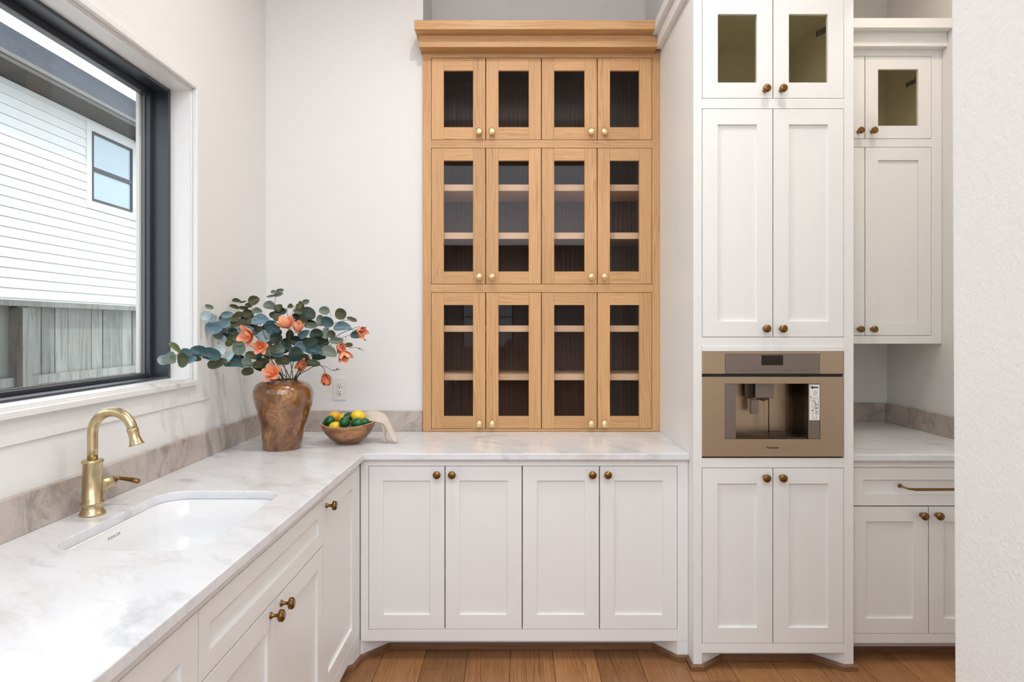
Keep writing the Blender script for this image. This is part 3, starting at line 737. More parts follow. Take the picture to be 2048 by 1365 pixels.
# right wall curves inward towards the back
rows = []
for z in (NZ0, NZ1): rows.append([(NX1-.048*math.sin(t_*PI/2)**1.6*.7, .0145+(ND-.0145)*t_, z) for t_ in [i/12 for i in range(13)]])
b.box(NX0, NX1, .0145, ND, NZ1, NZ1+.003)
obj('niche_side', MB().grid(rows, smooth=True), M['steel_dark'], cm)
obj('niche_liner', b, M['steel'], cm)
obj('back_plate', MB().box(NX0+.018, mx(1545)+.02, ND-.012, ND-.001, NZ0+.004, NZ1-.002), M['steel'], cm, bevel=.001)
b = MB().box(NX0, NX1-.001, .0145, ND-.013, NZ0-.003, NZ0+.006)
x = NX0+.012
while x < NX1-.05: b.box(x, x+.004, .03, ND-.03, NZ0+.006, NZ0+.0085); x += .010
obj('drip_tray', b, M['steel_dark'], cm)
Yd = .055
def dxp(p): return PX(p, Ym+Yd)
def dzp(p): return PZ(p, Ym+Yd)-opz0
dp = obj('dispenser', MB().box(dxp(1511), dxp(1548.5), Yd, ND-.013, dzp(796.8), NZ1-.0005), M['steel_grey'], cm, bevel=.002)
obj('spout', MB().box(dxp(1521), dxp(1540), Yd+.008, Yd+.05, dzp(801), dzp(797)).box(dxp(1525), dxp(1532), Yd+.006, Yd+.02, dzp(803), dzp(799)), M['steel_dark'], dp)
obj('milk_holder', MB().box(dxp(1506), dxp(1520), Yd+.02, Yd+.045, dzp(830), dzp(801)), M['steel_grey'], cm, bevel=.001)
obj('holder_arm', MB().box(dxp(1500), dxp(1511)-.0005, Yd+.02, Yd+.07, dzp(799), NZ1-.004), M['display'], cm, bevel=.001)
obj('milk_tube', MB().tube([(dxp(1541.5), Yd+.025, dzp(797.5)), (dxp(1541.5), Yd+.025, dzp(830)), (dxp(1541.5), Yd+.025, NZ0+.009)], .0024, 8), M['black'], cm)
def text(name, body, parent, loc, size, m, rot=(PI/2, 0, 0), shear=0, ext=.0003, off=0):
    cu = bpy.data.curves.new(name, 'FONT'); cu.body = body; cu.size = size; cu.extrude = ext; cu.shear = shear; cu.offset = off; cu.align_x = 'CENTER'; cu.align_y = 'CENTER'
    cu.resolution_u = 3; tmp = bpy.data.objects.new('tmp', cu)
    me = bpy.data.meshes.new_from_object(tmp); bpy.data.objects.remove(tmp); me.name = name; me.materials.clear(); me.materials.append(m)
    o = bpy.data.objects.new(name, me); COL.objects.link(o); o.parent = parent; o.location = loc; o.rotation_euler = rot; return o
text('lettering', 'Thermador', cm, (mx(1545), -.0006, mz(896)), .0120, M['ink'], shear=.25, off=.0003)

# ------------------------------------------------------------------ sink and faucet
sk = thing('undermount_sink', 'white rectangular undermount sink set below the marble counter by the window', 'sink', ((SX0+SX1)/2, (SY0+SY1)/2, .70))
L_ = []
def loop(ins, z, r): return [(p[0]-(SX0+SX1)/2, p[1]-(SY0+SY1)/2, z-.70) for p in rrect(SX0+ins, SX1-ins, SY0+ins, SY1-ins, r)]
for ins, z, r in ((-.022, .880, SR+.02), (-.022, .8855, SR+.02), (-.002, .8855, SR), (.002, .880, SR), (.006, .80, SR), (.012, .74, SR-.005), (.028, .713, SR-.01), (.06, .704, SR-.03), (.16, .700, .03)): L_.append(loop(ins, z, r))
b = MB(); n = len(L_[0])
for l_ in L_: b.v += l_
for i in range(len(L_)-1):
    for k in range(n): b.face([i*n+k, (i+1)*n+k, (i+1)*n+(k+1) % n, i*n+(k+1) % n], None, 0, True)
b.face([(len(L_)-1)*n+k for k in range(n)], None, 0, True)
obj('basin', b, M['porcelain'], sk)
obj('drain', MB().lathe([(0, .0015), (.030, .0015), (.034, .004), (.044, .004), (.045, .001)], 24), M['brass'], sk)
# maker's name printed on the rear wall of the basin (faces +X)
text('lettering', 'K O H L E R', sk, (-(SX1-SX0)/2+.0042, -.008, .158), .0115, M['grey_print'], rot=(PI/2, 0, PI/2), ext=.0002)

fx, fy = -1.252, 2.013
fc = thing('gooseneck_faucet', 'brushed brass gooseneck faucet with side lever behind the sink', 'faucet', (fx, fy, CT+.0004))
obj('body', MB().lathe([(0, 0), (.0345, 0), (.0352, .004), (.0325, .009), (.0280, .015), (.0262, .026), (.0270, .030), (.0310, .033), (.0310, .038), (.0270, .041), (.0262, .150), (.0290, .153), (.0295, .158), (.0280, .162), (.0150, .164), (0, .164)], 36), M['brass'], fc)
sx, sy = math.cos(math.radians(-6)), math.sin(math.radians(-6))
pts = [(0, 0, .160), (0, 0, .20), (0, 0, .238)]
R_ = .064; cz = .240
for k in range(1, 15):
    a = PI-math.radians(170)*k/14
    pts.append(((R_+R_*math.cos(a))*sx, (R_+R_*math.cos(a))*sy, cz+R_*math.sin(a)))
obj('spout', MB().tube(pts, .0142, 20), M['brass'], fc)
e = Vector(pts[-1]); dr = (e-Vector(pts[-2])).normalized()
q = dr.to_track_quat('Z', 'Y').to_matrix().to_4x4()
obj('spray_head', MB().lathe([(0, -.004), (.0155, -.004), (.0162, 0), (.0155, .003), (.0148, .006), (.0145, .022), (.0185, .038), (.0210, .042), (.0208, .045), (.016, .0455), (0, .044)], 28, Matrix.Translation(e) @ q), M['brass'], fc)
my = Matrix.Translation((0, .020, .078)) @ Matrix.Rotation(-PI/2, 4, 'X')
lv = obj('lever', MB().lathe([(0, 0), (.0185, 0), (.0185, .05), (.0205, .053), (.0205, .058), (.0185, .061), (.0175, .078), (.013, .084), (.0095, .088), (.0095, .094), (.012, .098), (.012, .106), (.008, .110), (0, .111)], 24, my), M['brass'], fc)
obj('lever_blade', MB().tube([(0, .122, .080), (.02, .122, .079), (.045, .123, .075), (.066, .124, .070), (.070, .124, .069)], [.0055, .0058, .0072, .0085, .006], 12), M['bronze'], fc)

# ------------------------------------------------------------------ outlet
op = thing('wall_outlet', 'white duplex electrical outlet on the back wall behind the fruit bowl', 'outlet', (PX(680, YB), YB-.0005, PZ(778, YB)))
obj('cover_plate', MB().box(-.036, .036, -.006, 0, -.060, .060), M['plastic'], op, bevel=.003)
for zc in (.019, -.019):
    r_ = obj('receptacle', MB().lathe([(0, 0), (.0172, 0), (.0172, .0018), (.0165, .0024), (0, .0024)], 28, Matrix.Translation((0, -.006, zc)) @ Matrix.Rotation(PI/2, 4, 'X')), M['plastic'], op)
    obj('slots', MB().box(-.0078, -.0054, -.0088, -.0083, zc+.001, zc+.011).box(.0054, .0078, -.0088, -.0083, zc+.001, zc+.011).lathe([(0, 0), (.003, 0), (.003, .0005), (0, .0005)], 12, Matrix.Translation((0, -.0083, zc-.007)) @ Matrix.Rotation(PI/2, 4, 'X')), M['slot'], r_)

# ------------------------------------------------------------------ vase
vx, vy = -1.066, 3.105
vs = tag(obj('wooden_vase', MB().lathe([(0, 0), (.082, 0), (.0845, .004), (.088, .05), (.097, .11), (.113, .165), (.127, .205), (.1335, .24), (.132, .268), (.120, .292), (.098, .306), (.078, .312), (.072, .3135), (.068, .311), (.070, .30), (.11, .27), (.115, .23), (.10, .16), (.078, .08), (.070, .02), (0, .015)], 56), M['burl'], None, (vx, vy, CT+.0004)),
         'glossy carved burl wood vase standing in the counter corner by the window', 'vase')
for v in vs.data.vertices:
    z = v.co.z; v.co.x += .008*math.sin(z*9)-.004; a = math.atan2(v.co.y, v.co.x); k = 1+.018*math.sin(2*a+z*12)+.01*math.sin(3*a+1); v.co.x *= k; v.co.y *= k

# ------------------------------------------------------------------ foliage
def leaf_mesh(name, cup, point, m, bend=0):
    b = MB(); n = 14; b.v.append((0, 0, -cup))
    for r in (.25, .5):
        for k in range(n):
            a = 2*PI*k/n; rr = r*(1+point*(max(0, math.cos(a))**6)-.06*math.cos(a-PI)**8)
            x, y = rr*math.cos(a), rr*math.sin(a)*(.96)
            b.v.append((x, y, cup*((2*r)**2-1)+.22*abs(y)*(r*2)+.05*math.sin(3*a+point*20)*r+bend*x*x))
    for k in range(n):
        k2 = (k+1) % n; b.face([0, 1+k, 1+k2], None, 0, True); b.face([1+k, 1+n+k, 1+n+k2, 1+k2], None, 0, True)
    me = b.mesh(name); me.materials.append(m); return me
LM = {(c, v): leaf_mesh('leaf_%d_%d' % (c, v), (.10, .18, .26)[v], (.04, .12, .22)[v], LEAF[c], (-.5, .3, -.9)[v]) for c in LEAF for v in range(3)}
CAMP = Vector((0, 0, HZ))
def cpx(cx, cy): return 310+cx*.2783, 560+cy*.2783
def cat(cx, cy, Y): p = cpx(cx, cy); return at(p[0], p[1], Y)
MOUTH = Vector((vx, vy, CT+.30))
def smooth_path(P, n=5):
    P = [Vector(p) for p in P]; out = []
    Q = [P[0]*2-P[1]]+P+[P[-1]*2-P[-2]]
    for i in range(1, len(Q)-2):
        for k in range(n):
            t_ = k/n; a, b_, c, d = Q[i-1], Q[i], Q[i+1], Q[i+2]
            out.append(.5*((2*b_)+(-a+c)*t_+(2*a-5*b_+4*c-d)*t_*t_+(-a+3*b_-3*c+d)*t_**3))
    out.append(P[-1]); return out
def eucalyptus(label, path, leaves, group='eucalyptus branches in the wooden vase', dj=.02, fill=5):
    """path: (cx, cy, Y) in the crop frame, from the vase mouth outward; leaves: (cx, cy, w, h, rot, colour)"""
    base = Vector((vx+random.uniform(-.03, .03), vy+random.uniform(-.03, .03), CT+.10))
    m0 = cat(*path[0]); m0 = Vector((min(max(m0.x, vx-.05), vx+.05), vy+(m0.y-vy)*.3, CT+.305))
    P = smooth_path([base, m0]+[cat(*p) for p in path[1:]])
    root = thing('eucalyptus_branch', label, 'branch', base, group=group)
    b = MB(); loc = [p-base for p in P]; n = len(loc)
    b.tube(loc, [.0026-.0016*i/(n-1) for i in range(n)], 6)
    nl = len(leaves); leaves = list(leaves)
    for k in range(fill):
        t_ = random.uniform(.35, .8); p = P[int(t_*(len(P)-1))]
        c_px = VX+p.x/p.y*FPX; c_py = VY-(p.z-HZ)/p.y*FPX
        cx_, cy_ = (c_px-310)/.2783+random.uniform(-55, 55), (c_py-560)/.2783+random.uniform(-45, 40)
        if cy_ > 640: continue
        leaves.append((cx_, cy_, random.uniform(60, 96), random.uniform(48, 80), random.choice((0, 12, -20)), random.choice((2, 3, 6, 6, 3, 4))))
    for li, (cx, cy, w_, h_, rot, c) in enumerate(leaves):
        px, py = cpx(cx, cy)
        # depth: that of the closest path point in the picture plane
        best = min(P, key=lambda p: (VX+p.x/p.y*FPX-px)**2+(VY-(p.z-HZ)/p.y*FPX-py)**2)
        Y = best.y+random.uniform(-dj, dj)-.012+(.05 if li >= nl else 0)
        pos = at(px, py, Y); sc = .2783*Y/FPX
        if pos.x < XL+.03 and not (.0 < pos.x): Y = max(2.4, (XL+.035)*FPX/(px-VX)); pos = at(px, py, Y); sc = .2783*Y/FPX
        n_ = (CAMP-pos).normalized()
        n_ = (n_+Vector((random.uniform(-.5, .5), 0, random.uniform(-.2, .7)))).normalized()
        x_ = Vector((math.cos(math.radians(-rot)), 0, math.sin(math.radians(-rot)))); x_ = (x_-n_*x_.dot(n_)).normalized()
        # leaf tip points away from the branch
        away = pos-best
        if w_ <= h_*1.05 and rot == 0 and away.length > .004:
            x_ = away-n_*away.dot(n_)
            x_ = x_.normalized() if x_.length > 1e-4 else Vector((1, 0, 0)); y_ = n_.cross(x_)
            w_, h_ = (w_+h_)/2*1.05, (w_+h_)/2
        y_ = n_.cross(x_)
        mt = Matrix((x_, y_, n_)).transposed().to_4x4()
        o = bpy.data.objects.new('leaf', LM[(c, random.randrange(3))]); COL.objects.link(o); o.parent = root
        o.matrix_basis = Matrix.Translation(pos-base) @ mt @ Matrix.Diagonal((w_*sc*1.06, h_*sc*1.06, (w_+h_)/2*sc, 1))
        e1, e2 = pos-x_*w_*sc*.5, pos+x_*w_*sc*.5
        edge = min((e1, e2), key=lambda e_: (e_-best).length)-base-n_*.002
        b.tube([best-base, (best-base)*.4+edge*.6, edge], .0009, 4)
    obj('stem', b, M['stem'], root)
    return root
eucalyptus('long eucalyptus branch reaching left across the window trim', [(930, 690, 3.12), (820, 640, 3.05), (640, 610, 2.85), (400, 570, 2.66), (200, 545, 2.54), (120, 550, 2.48)],
 [(62, 575, 80, 74, 0, 0), (100, 562, 80, 100, 25, 4), (140, 480, 98, 46, 38, 5), (196, 575, 78, 112, 1, 3), (250, 572, 84, 56, -10, 1), (222, 525, 88, 66, 1, 2), (318, 515, 136, 88, 4, 2), (402, 535, 146, 92, 10, 2), (435, 602, 126, 74, -18, 3)])
eucalyptus('blue green eucalyptus branch low on the left side of the vase', [(900, 690, 3.10), (800, 640, 3.02), (690, 600, 2.96), (560, 550, 2.90), (470, 500, 2.88)],
 [(548, 600, 112, 72, 0, 2), (645, 602, 110, 72, 6, 1), (668, 657, 88, 66, -28, 3), (525, 557, 108, 52, -48, 0), (468, 502, 70, 78, -30, 0), (602, 492, 92, 92, 0, 4), (612, 458, 62, 34, 0, 4), (690, 545, 80, 62, 10, 3), (735, 612, 72, 60, -20, 3), (580, 560, 70, 60, 20, 2)])
eucalyptus('pale blue eucalyptus branch at the upper left of the vase', [(930, 690, 3.12), (800, 560, 3.05), (620, 430, 3.0), (470, 330, 2.98), (400, 230, 2.98), (385, 200, 2.98)],
 [(390, 194, 60, 34, 22, 4), (366, 260, 68, 72, 0, 0), (415, 283, 74, 56, -35, 0), (418, 345, 110, 88, 6, 1), (492, 318, 92, 84, 0, 1), (490, 350, 92, 66, -12, 1), (455, 400, 66, 56, 0, 4), (485, 432, 48, 66, 20, 0), (532, 445, 56, 84, 10, 5), (512, 252, 82, 50, -6, 1), (560, 380, 80, 70, 0, 6), (600, 420, 80, 60, 0, 3)])
eucalyptus('dark olive eucalyptus branch rising at the back left of the vase', [(950, 690, 3.2), (840, 540, 3.24), (700, 380, 3.28), (620, 270, 3.3), (605, 150, 3.3)],
 [(580, 148, 60, 32, 8, 3), (570, 193, 66, 30, 8, 3), (632, 160, 48, 12, -18, 3), (637, 203, 66, 28, 10, 3), (605, 250, 44, 62, 90, 3), (560, 275, 84, 60, 0, 3), (612, 312, 92, 66, -15, 3), (650, 292, 80, 62, 0, 6), (690, 350, 100, 80, 0, 6), (560, 320, 60, 50, 0, 3)])
eucalyptus('small round leaved eucalyptus sprig left of the tallest stem', [(960, 690, 3.2), (860, 540, 3.2), (740, 360, 3.2), (700, 220, 3.2), (700, 160, 3.2)],
 [(705, 150, 72, 70, 0, 3), (670, 184, 46, 36, 0, 3), (726, 222, 66, 50, 0, 4), (665, 242, 72, 62, 0, 3), (700, 300, 70, 60, 0, 3), (780, 480, 90, 70, 0, 6), (830, 540, 90, 70, 0, 6)])
eucalyptus('large leaved blue eucalyptus branch in the middle of the bouquet', [(960, 690, 3.08), (880, 560, 3.02), (800, 430, 2.99), (760, 330, 2.98), (735, 290, 2.98)],
 [(745, 287, 124, 96, 6, 1), (728, 292, 54, 62, 90, 0), (645, 362, 110, 62, -18, 1), (836, 342, 112, 98, 20, 2), (782, 412, 92, 112, 25, 0), (872, 420, 96, 76, 0, 6), (822, 500, 80, 108, 0, 3), (872, 492, 88, 92, 0, 4), (884, 532, 84, 56, -15, 1), (920, 580, 104, 62, 8, 3)])
eucalyptus('tallest eucalyptus stem with a tuft of four leaves at its top', [(970, 690, 3.16), (900, 520, 3.16), (865, 350, 3.16), (860, 200, 3.16), (868, 95, 3.16)],
 [(850, 88, 38, 30, 0, 4), (896, 78, 56, 30, -12, 4), (886, 106, 66, 28, -14, 4), (838, 117, 72, 18, -14, 4), (820, 184, 82, 72, 3, 4), (886, 196, 50, 62, 85, 3), (875, 268, 58, 66, 70, 3), (930, 450, 70, 70, 0, 6), (880, 380, 70, 60, 0, 6)])
eucalyptus('dark round leaved eucalyptus stem right of the centre, behind two coral flowers', [(1000, 690, 3.2), (1010, 520, 3.22), (1050, 340, 3.22), (1065, 200, 3.22), (1075, 160, 3.22)],
 [(1080, 160, 48, 38, -15, 4), (1045, 178, 30, 54, 2, 5), (1026, 228, 62, 42, 15, 3), (970, 190, 40, 42, 0, 3), (1096, 245, 112, 106, 3, 6), (1060, 300, 70, 60, 0, 3), (966, 400, 56, 84, 2, 6), (1122, 332, 102, 52, 4, 4), (1010, 440, 90, 70, 0, 6), (1060, 395, 86, 56, -30, 1)])
eucalyptus('grey green eucalyptus branch spreading to the upper right of the vase', [(1030, 690, 3.14), (1090, 560, 3.12), (1190, 420, 3.10), (1280, 320, 3.10), (1400, 285, 3.10)],
 [(1218, 222, 78, 62, 3, 4), (1188, 295, 60, 86, -10, 4), (1236, 302, 96, 76, 20, 2), (1335, 245, 82, 84, 12, 3), (1416, 284, 78, 32, 20, 4), (1337, 337, 116, 74, -6, 1), (1225, 385, 56, 92, 2, 4), (1270, 392, 60, 60, 0, 3), (1302, 440, 96, 52, -6, 4), (1150, 385, 92, 72, 0, 6), (1205, 440, 80, 70, 0, 6)])
eucalyptus('broad leaved eucalyptus branch low on the right, above the vase rim', [(1040, 690, 3.06), (1090, 600, 3.02), (1150, 500, 3.0), (1240, 450, 3.0)],
 [(1240, 515, 116, 96, 4, 4), (1138, 500, 112, 92, 0, 2), (1112, 450, 112, 70, -20, 6), (1050, 482, 104, 84, 8, 1), (1000, 520, 96, 90, 0, 6), (1005, 560, 100, 68, 0, 2), (1136, 602, 96, 58, 6, 3), (1170, 550, 90, 60, 0, 6)])
eucalyptus('single leaved eucalyptus twig beside the far right coral flower', [(1050, 690, 3.18), (1150, 560, 3.18), (1300, 440, 3.18), (1420, 390, 3.18)], [(1440, 396, 76, 60, 5, 2), (1390, 470, 60, 40, -10, 3), (1190, 470, 100, 80, 0, 6)])

# magnolia sprays
def petal_mesh(name, m, wd=.46, curl=.25):
    rows = []; n = 9
    for i in range(n):
        s_ = i/(n-1); wv = wd*math.sin(PI*min(1, s_**.8*.93+.03))**.75*(.5)+.015
        zz_ = curl*(s_**2)-.10*math.sin(PI*s_)
        rows.append([(s_, wv*(j-2)/2, zz_+.45*(wv*(j-2)/2)**2/.25*.5) for j in range(5)])
    b = MB().grid(rows); me = b.mesh(name); me.materials.append(m); return me
PM = {k: [petal_mesh('petal', M[k], w_, c_) for w_, c_ in ((.70, .12), (.80, .25), (.64, .0))] for k in ('petal', 'petal_deep')}
CEN = MB().lathe([(0, -.01), (.006, -.006), (.0075, 0), (.0065, .010), (.004, .018), (0, .021)], 12).mesh('flower_centre'); CEN.materials.append(M['stamen'])
def flower(root, base, pos, face, size, opens, n=7, deep=False):
    f = Vector(face).normalized(); q = f.to_track_quat('Z', 'Y').to_matrix().to_4x4()
    c = bpy.data.objects.new('flower', CEN); COL.objects.link(c); c.parent = root
    M0 = Matrix.Translation(pos-base) @ q; c.matrix_basis = M0
    a0 = random.uniform(0, 2*PI)
    for k in range(n):
        inner = k >= n-3
        al = math.radians((opens*.55 if inner else opens)+random.uniform(-8, 8)); a = a0+2*PI*k/(n-3 if not inner else 3)+(.5 if inner else 0)
        L = size*(.82 if inner else 1)*random.uniform(.92, 1.08)
        rad = Vector((math.cos(a), math.sin(a), 0)); x_ = rad*math.sin(al)+Vector((0, 0, 1))*math.cos(al)
        z_ = -rad*math.cos(al)+Vector((0, 0, 1))*math.sin(al); y_ = z_.cross(x_)
        o = bpy.data.objects.new('petal', random.choice(PM['petal_deep' if deep else 'petal'])); COL.objects.link(o); o.parent = c
        o.matrix_basis = Matrix.Translation(rad*.003) @ Matrix((x_, y_, z_)).transposed().to_4x4() @ Matrix.Diagonal((L, L, L, 1))
def magnolia(label, path, flowers, extra=(), buds=()):
    base = Vector((vx+random.uniform(-.03, .03), vy+random.uniform(-.03, .03), CT+.12))
    m0 = cat(*path[0]); m0 = Vector((min(max(m0.x, vx-.05), vx+.05), vy+(m0.y-vy)*.3, CT+.305))
    P = smooth_path([base, m0]+[cat(*p) for p in path[1:]])
    root = thing('magnolia_spray', label, 'flower', base, group='coral magnolia sprays in the wooden vase')
    b = MB(); n = len(P); b.tube([p-base for p in P], [.0024-.0012*i/(n-1) for i in range(n)], 6)
    for (cx, cy, Y, face, sz, opens, deep) in flowers:
        pos = cat(cx, cy, Y); best = min(P, key=lambda p: (p-pos).length)
        f = Vector(face).normalized()
        b.tube([best-base, (best*.5+pos*.5-f*.012)-base, pos-base-f*.002], .0013, 5)
        flower(root, base, pos, face, sz*.2783*Y/FPX*.57, opens, 8, deep)
    for pth in extra: b.tube([cat(*p)-base for p in pth], .0011, 5)
    obj('stem', b, M['twig'], root)
    for (cx, cy, Y, L, dr_) in buds:
        pos = cat(cx, cy, Y); q = Vector(dr_).normalized().to_track_quat('Z', 'Y').to_matrix().to_4x4()
        obj('bud', MB().lathe([(0, 0), (.22*L, .15*L), (.27*L, .4*L), (.16*L, .8*L), (0, L)], 10, Matrix.Translation(pos-base) @ q), M['bud'], root)
    return root
magnolia('coral magnolia spray at front left, with a wide open flower and a second below it', [(900, 690, 3.05), (850, 600, 2.98), (790, 500, 2.93), (740, 420, 2.91)],
 [(690, 395, 2.92, (-.6, -1, -.15), 165, 62, False), (762, 478, 2.92, (.1, -1, -.2), 120, 58, False)])
magnolia('coral magnolia spray at the top centre, two flowers opening upwards', [(980, 690, 3.06), (970, 560, 3.02), (960, 440, 3.0), (965, 350, 3.0)],
 [(958, 345, 3.0, (-.25, -.45, 1), 165, 50, False), (1020, 372, 2.99, (.35, -.5, 1), 140, 28, False)],
 extra=[[(960, 360, 3.01), (955, 270, 3.01), (948, 225, 3.01)], [(965, 420, 3.01), (985, 300, 3.02), (990, 220, 3.02), (1018, 175, 3.02)]], buds=[(948, 228, 3.01, .017, (-.3, 0, 1))])
magnolia('coral magnolia spray at the far right with one ragged flower tip against the wall', [(1050, 690, 3.14), (1160, 540, 3.12), (1300, 410, 3.12), (1400, 360, 3.12), (1450, 365, 3.12)],
 [(1462, 362, 3.12, (.7, -.6, -.35), 130, 36, False)], extra=[[(1380, 365, 3.12), (1420, 350, 3.12), (1470, 335, 3.12)]], buds=[(1500, 425, 3.12, .014, (.8, 0, -.6))])
magnolia('coral magnolia spray at right with two flowers one above the other', [(1040, 690, 3.10), (1140, 580, 3.08), (1230, 530, 3.06), (1320, 530, 3.05)],
 [(1318, 505, 3.05, (.6, -.7, .35), 130, 34, False), (1350, 520, 3.04, (.45, -.6, -.75), 150, 36, False)], extra=[[(1390, 490, 3.06), (1440, 485, 3.06), (1500, 508, 3.06)]], buds=[(1460, 492, 3.06, .015, (1, 0, -.3))])
magnolia('coral magnolia flower lying open on the front left rim of the vase', [(930, 700, 3.05), (880, 665, 3.02), (855, 670, 2.99)], [(848, 672, 2.985, (-.15, -1, .6), 140, 74, False)])
magnolia('dark coral magnolia flower hanging low behind the vase mouth', [(1010, 690, 3.1), (1035, 640, 3.1), (1060, 590, 3.1)], [(1068, 575, 3.09, (-.25, -.5, -1), 150, 24, True)])
magnolia('drooping coral magnolia flower over the electrical outlet', [(1050, 690, 3.12), (1110, 640, 3.12), (1180, 615, 3.12), (1215, 640, 3.12), (1218, 668, 3.12)], [(1222, 675, 3.12, (.2, -.25, -1), 150, 26, True)],
 extra=[[(1180, 615, 3.12), (1230, 625, 3.12), (1270, 650, 3.12), (1335, 645, 3.12)], [(1270, 650, 3.12), (1300, 655, 3.12)]], buds=[(1300, 650, 3.12, .016, (1, 0, .8))])

# ------------------------------------------------------------------ fruit bowl, fruit, towel
bxx, byy = -.803, 3.245
prof = [(0, 0), (.046, 0), (.058, .006), (.085, .026), (.108, .052), (.121, .076), (.127, .094), (.124, .0965), (.119, .094), (.112, .072), (.098, .048), (.074, .024), (.045, .011), (0, .009)]
fb = thing('wooden_fruit_bowl', 'round carved wooden bowl with beaded rim holding lemons and limes', 'bowl', (bxx, byy, CT+.0004))
def warp(p):
    a = math.atan2(p[1], p[0]); r = math.hypot(p[0], p[1]); k = (p[2]/.095)**2
    return (p[0], p[1], p[2]+k*(.0045*math.cos(2*a)+.003*math.sin(a+.5)))
me_ = MB().lathe(prof, 48); me_.v = [warp(p) for p in me_.v]
obj('bowl_shell', me_, M['bowl'], fb)
b = MB()
for k in range(96):
    a = 2*PI*k/96; p = warp((.1255*math.cos(a), .1255*math.sin(a), .0975))
    b.lathe([(0, -.0026), (.0023, -.0013), (.0027, 0), (.0023, .0013), (0, .0026)], 6, Matrix.Translation(p))
tag(obj('rim_beads', b, mat('cream_bead', srgb(214, 190, 150), .5), fb), 'cream beads along the rim', None, None, 'stuff')
lemon_p = [(0, -.5), (.05, -.495), (.10, -.465), (.20, -.40), (.30, -.28), (.355, -.12), (.365, .02), (.345, .15), (.29, .28), (.20, .38), (.12, .43), (.08, .47), (.04, .49), (0, .495)]
lime_p = [(0, -.47), (.06, -.465), (.14, -.44), (.26, -.34), (.35, -.18), (.38, 0), (.355, .16), (.28, .31), (.17, .41), (.08, .45), (.03, .475), (0, .48)]
FM = {}
for k, p in (('lemon', lemon_p), ('orange_lemon', lemon_p), ('lime', lime_p)):
    FM[k] = MB().lathe(p, 28).mesh(k); FM[k].materials.append(M[k])
def fruit(kind, px, py, Y, L, ax, label, fat=1.0):
    pos = at(px, py, Y); o = bpy.data.objects.new('lime' if kind == 'lime' else 'lemon', FM[kind]); COL.objects.link(o)
    q = Vector(ax).normalized().to_track_quat('Z', 'Y').to_matrix().to_4x4()
    o.matrix_basis = Matrix.Translation(pos) @ q @ Matrix.Diagonal((L*fat, L*fat, L, 1))
    return tag(o, label, 'lime' if kind == 'lime' else 'lemon', 'lemons and limes in the wooden bowl')
fruit('orange_lemon', 668.5, 834, 3.275, .066, (1, .3, .3), 'orange yellow lemon at the back left of the bowl', 1.05)
fruit('lime', 658.5, 842.5, 3.225, .062, (1, -.2, .8), 'dark green lime at the far left side of the bowl')
fruit('lemon', 671, 853.5, 3.195, .062, (1, .2, 0), 'yellow lemon lowest at the front of the bowl, mostly hidden by the rim')
fruit('lemon', 686, 838, 3.29, .062, (.6, .3, .8), 'yellow lemon between two limes in the middle of the bowl')
fruit('lime', 697, 834.5, 3.262, .060, (.9, .5, .6), 'dark green lime at the back of the pile, left of the top lemon')
fruit('lemon', 716, 832.5, 3.238, .070, (1, .1, -.15), 'large bright yellow lemon on top of the pile at right', 1.05)
fruit('lime', 689, 845, 3.180, .060, (.15, -.6, 1), 'dark green lime at the front centre of the bowl', 1.12)
fruit('lime', 715, 846.5, 3.180, .064, (1, -.1, .1), 'dark green lime under the large yellow lemon, front right')
fruit('lime', 729, 846, 3.245, .058, (1, .4, -.1), 'dark green lime at the right edge under the towel')
# towel from the back of the bowl over its right rim to the counter
F = [(724, 846, 3.28), (738, 844, 3.245), (755, 846, 3.215), (766, 850, 3.205), (772.5, 862, 3.205), (779, 874, 3.21), (786, 884.5, 3.215)]
Bk = [(724, 829, 3.36), (742, 823, 3.36), (760, 825, 3.35), (772, 833, 3.33), (780.5, 848, 3.30), (788, 866, 3.27), (795.5, 883, 3.24)]
def interp(Lp, t_):
    x = t_*(len(Lp)-1); i = min(int(x), len(Lp)-2); u_ = x-i; a, c = at(*Lp[i]), at(*Lp[i+1]); return a.lerp(c, u_)
FP = smooth_path([at(*p) for p in F], 6); BP = smooth_path([at(*p) for p in Bk], 6)
rows = []
for i in range(len(FP)):
    t_ = i/(len(FP)-1); r = []
    for j in range(15):
        s_ = j/14; p = FP[i].lerp(BP[i], s_)
        p = p+Vector((.010*math.sin(s_*PI)*(t_)+.003*math.sin(s_*13+t_*3), 0, .022*math.sin(s_*PI)*(1-t_)**.5*(1 if t_ < .99 else 0)+.003*math.sin(s_*11+2)*(1-t_)))
        r.append(p)
    rows.append(r)
b = MB().grid(rows, uv=lambda a, c: (c*.009, a*.006))
tw = obj('kitchen_towel', b, M['towel'])
sd = tw.modifiers.new('solid', 'SOLIDIFY'); sd.thickness = .0035; sd.offset = 0
F2 = smooth_path([at(*p) for p in ((762, 849, 3.215), (766, 860, 3.215), (766.5, 872, 3.22), (767, 884, 3.222))], 5)
B2 = smooth_path([at(*p) for p in ((770, 852, 3.215), (772, 864, 3.225), (772.5, 875, 3.235), (774, 884, 3.238))], 5)
fo = obj('hanging_fold', MB().grid([[a.lerp(c, j/5)+Vector((.002*math.sin(j*1.3), 0, 0)) for j in range(6)] for a, c in zip(F2, B2)], uv=lambda a, c: (c*.009, a*.006)), M['towel'], tw)
sd = fo.modifiers.new('solid', 'SOLIDIFY'); sd.thickness = .003; sd.offset = 0
tag(tw, 'beige woven kitchen towel draped over the right rim of the fruit bowl', 'towel')

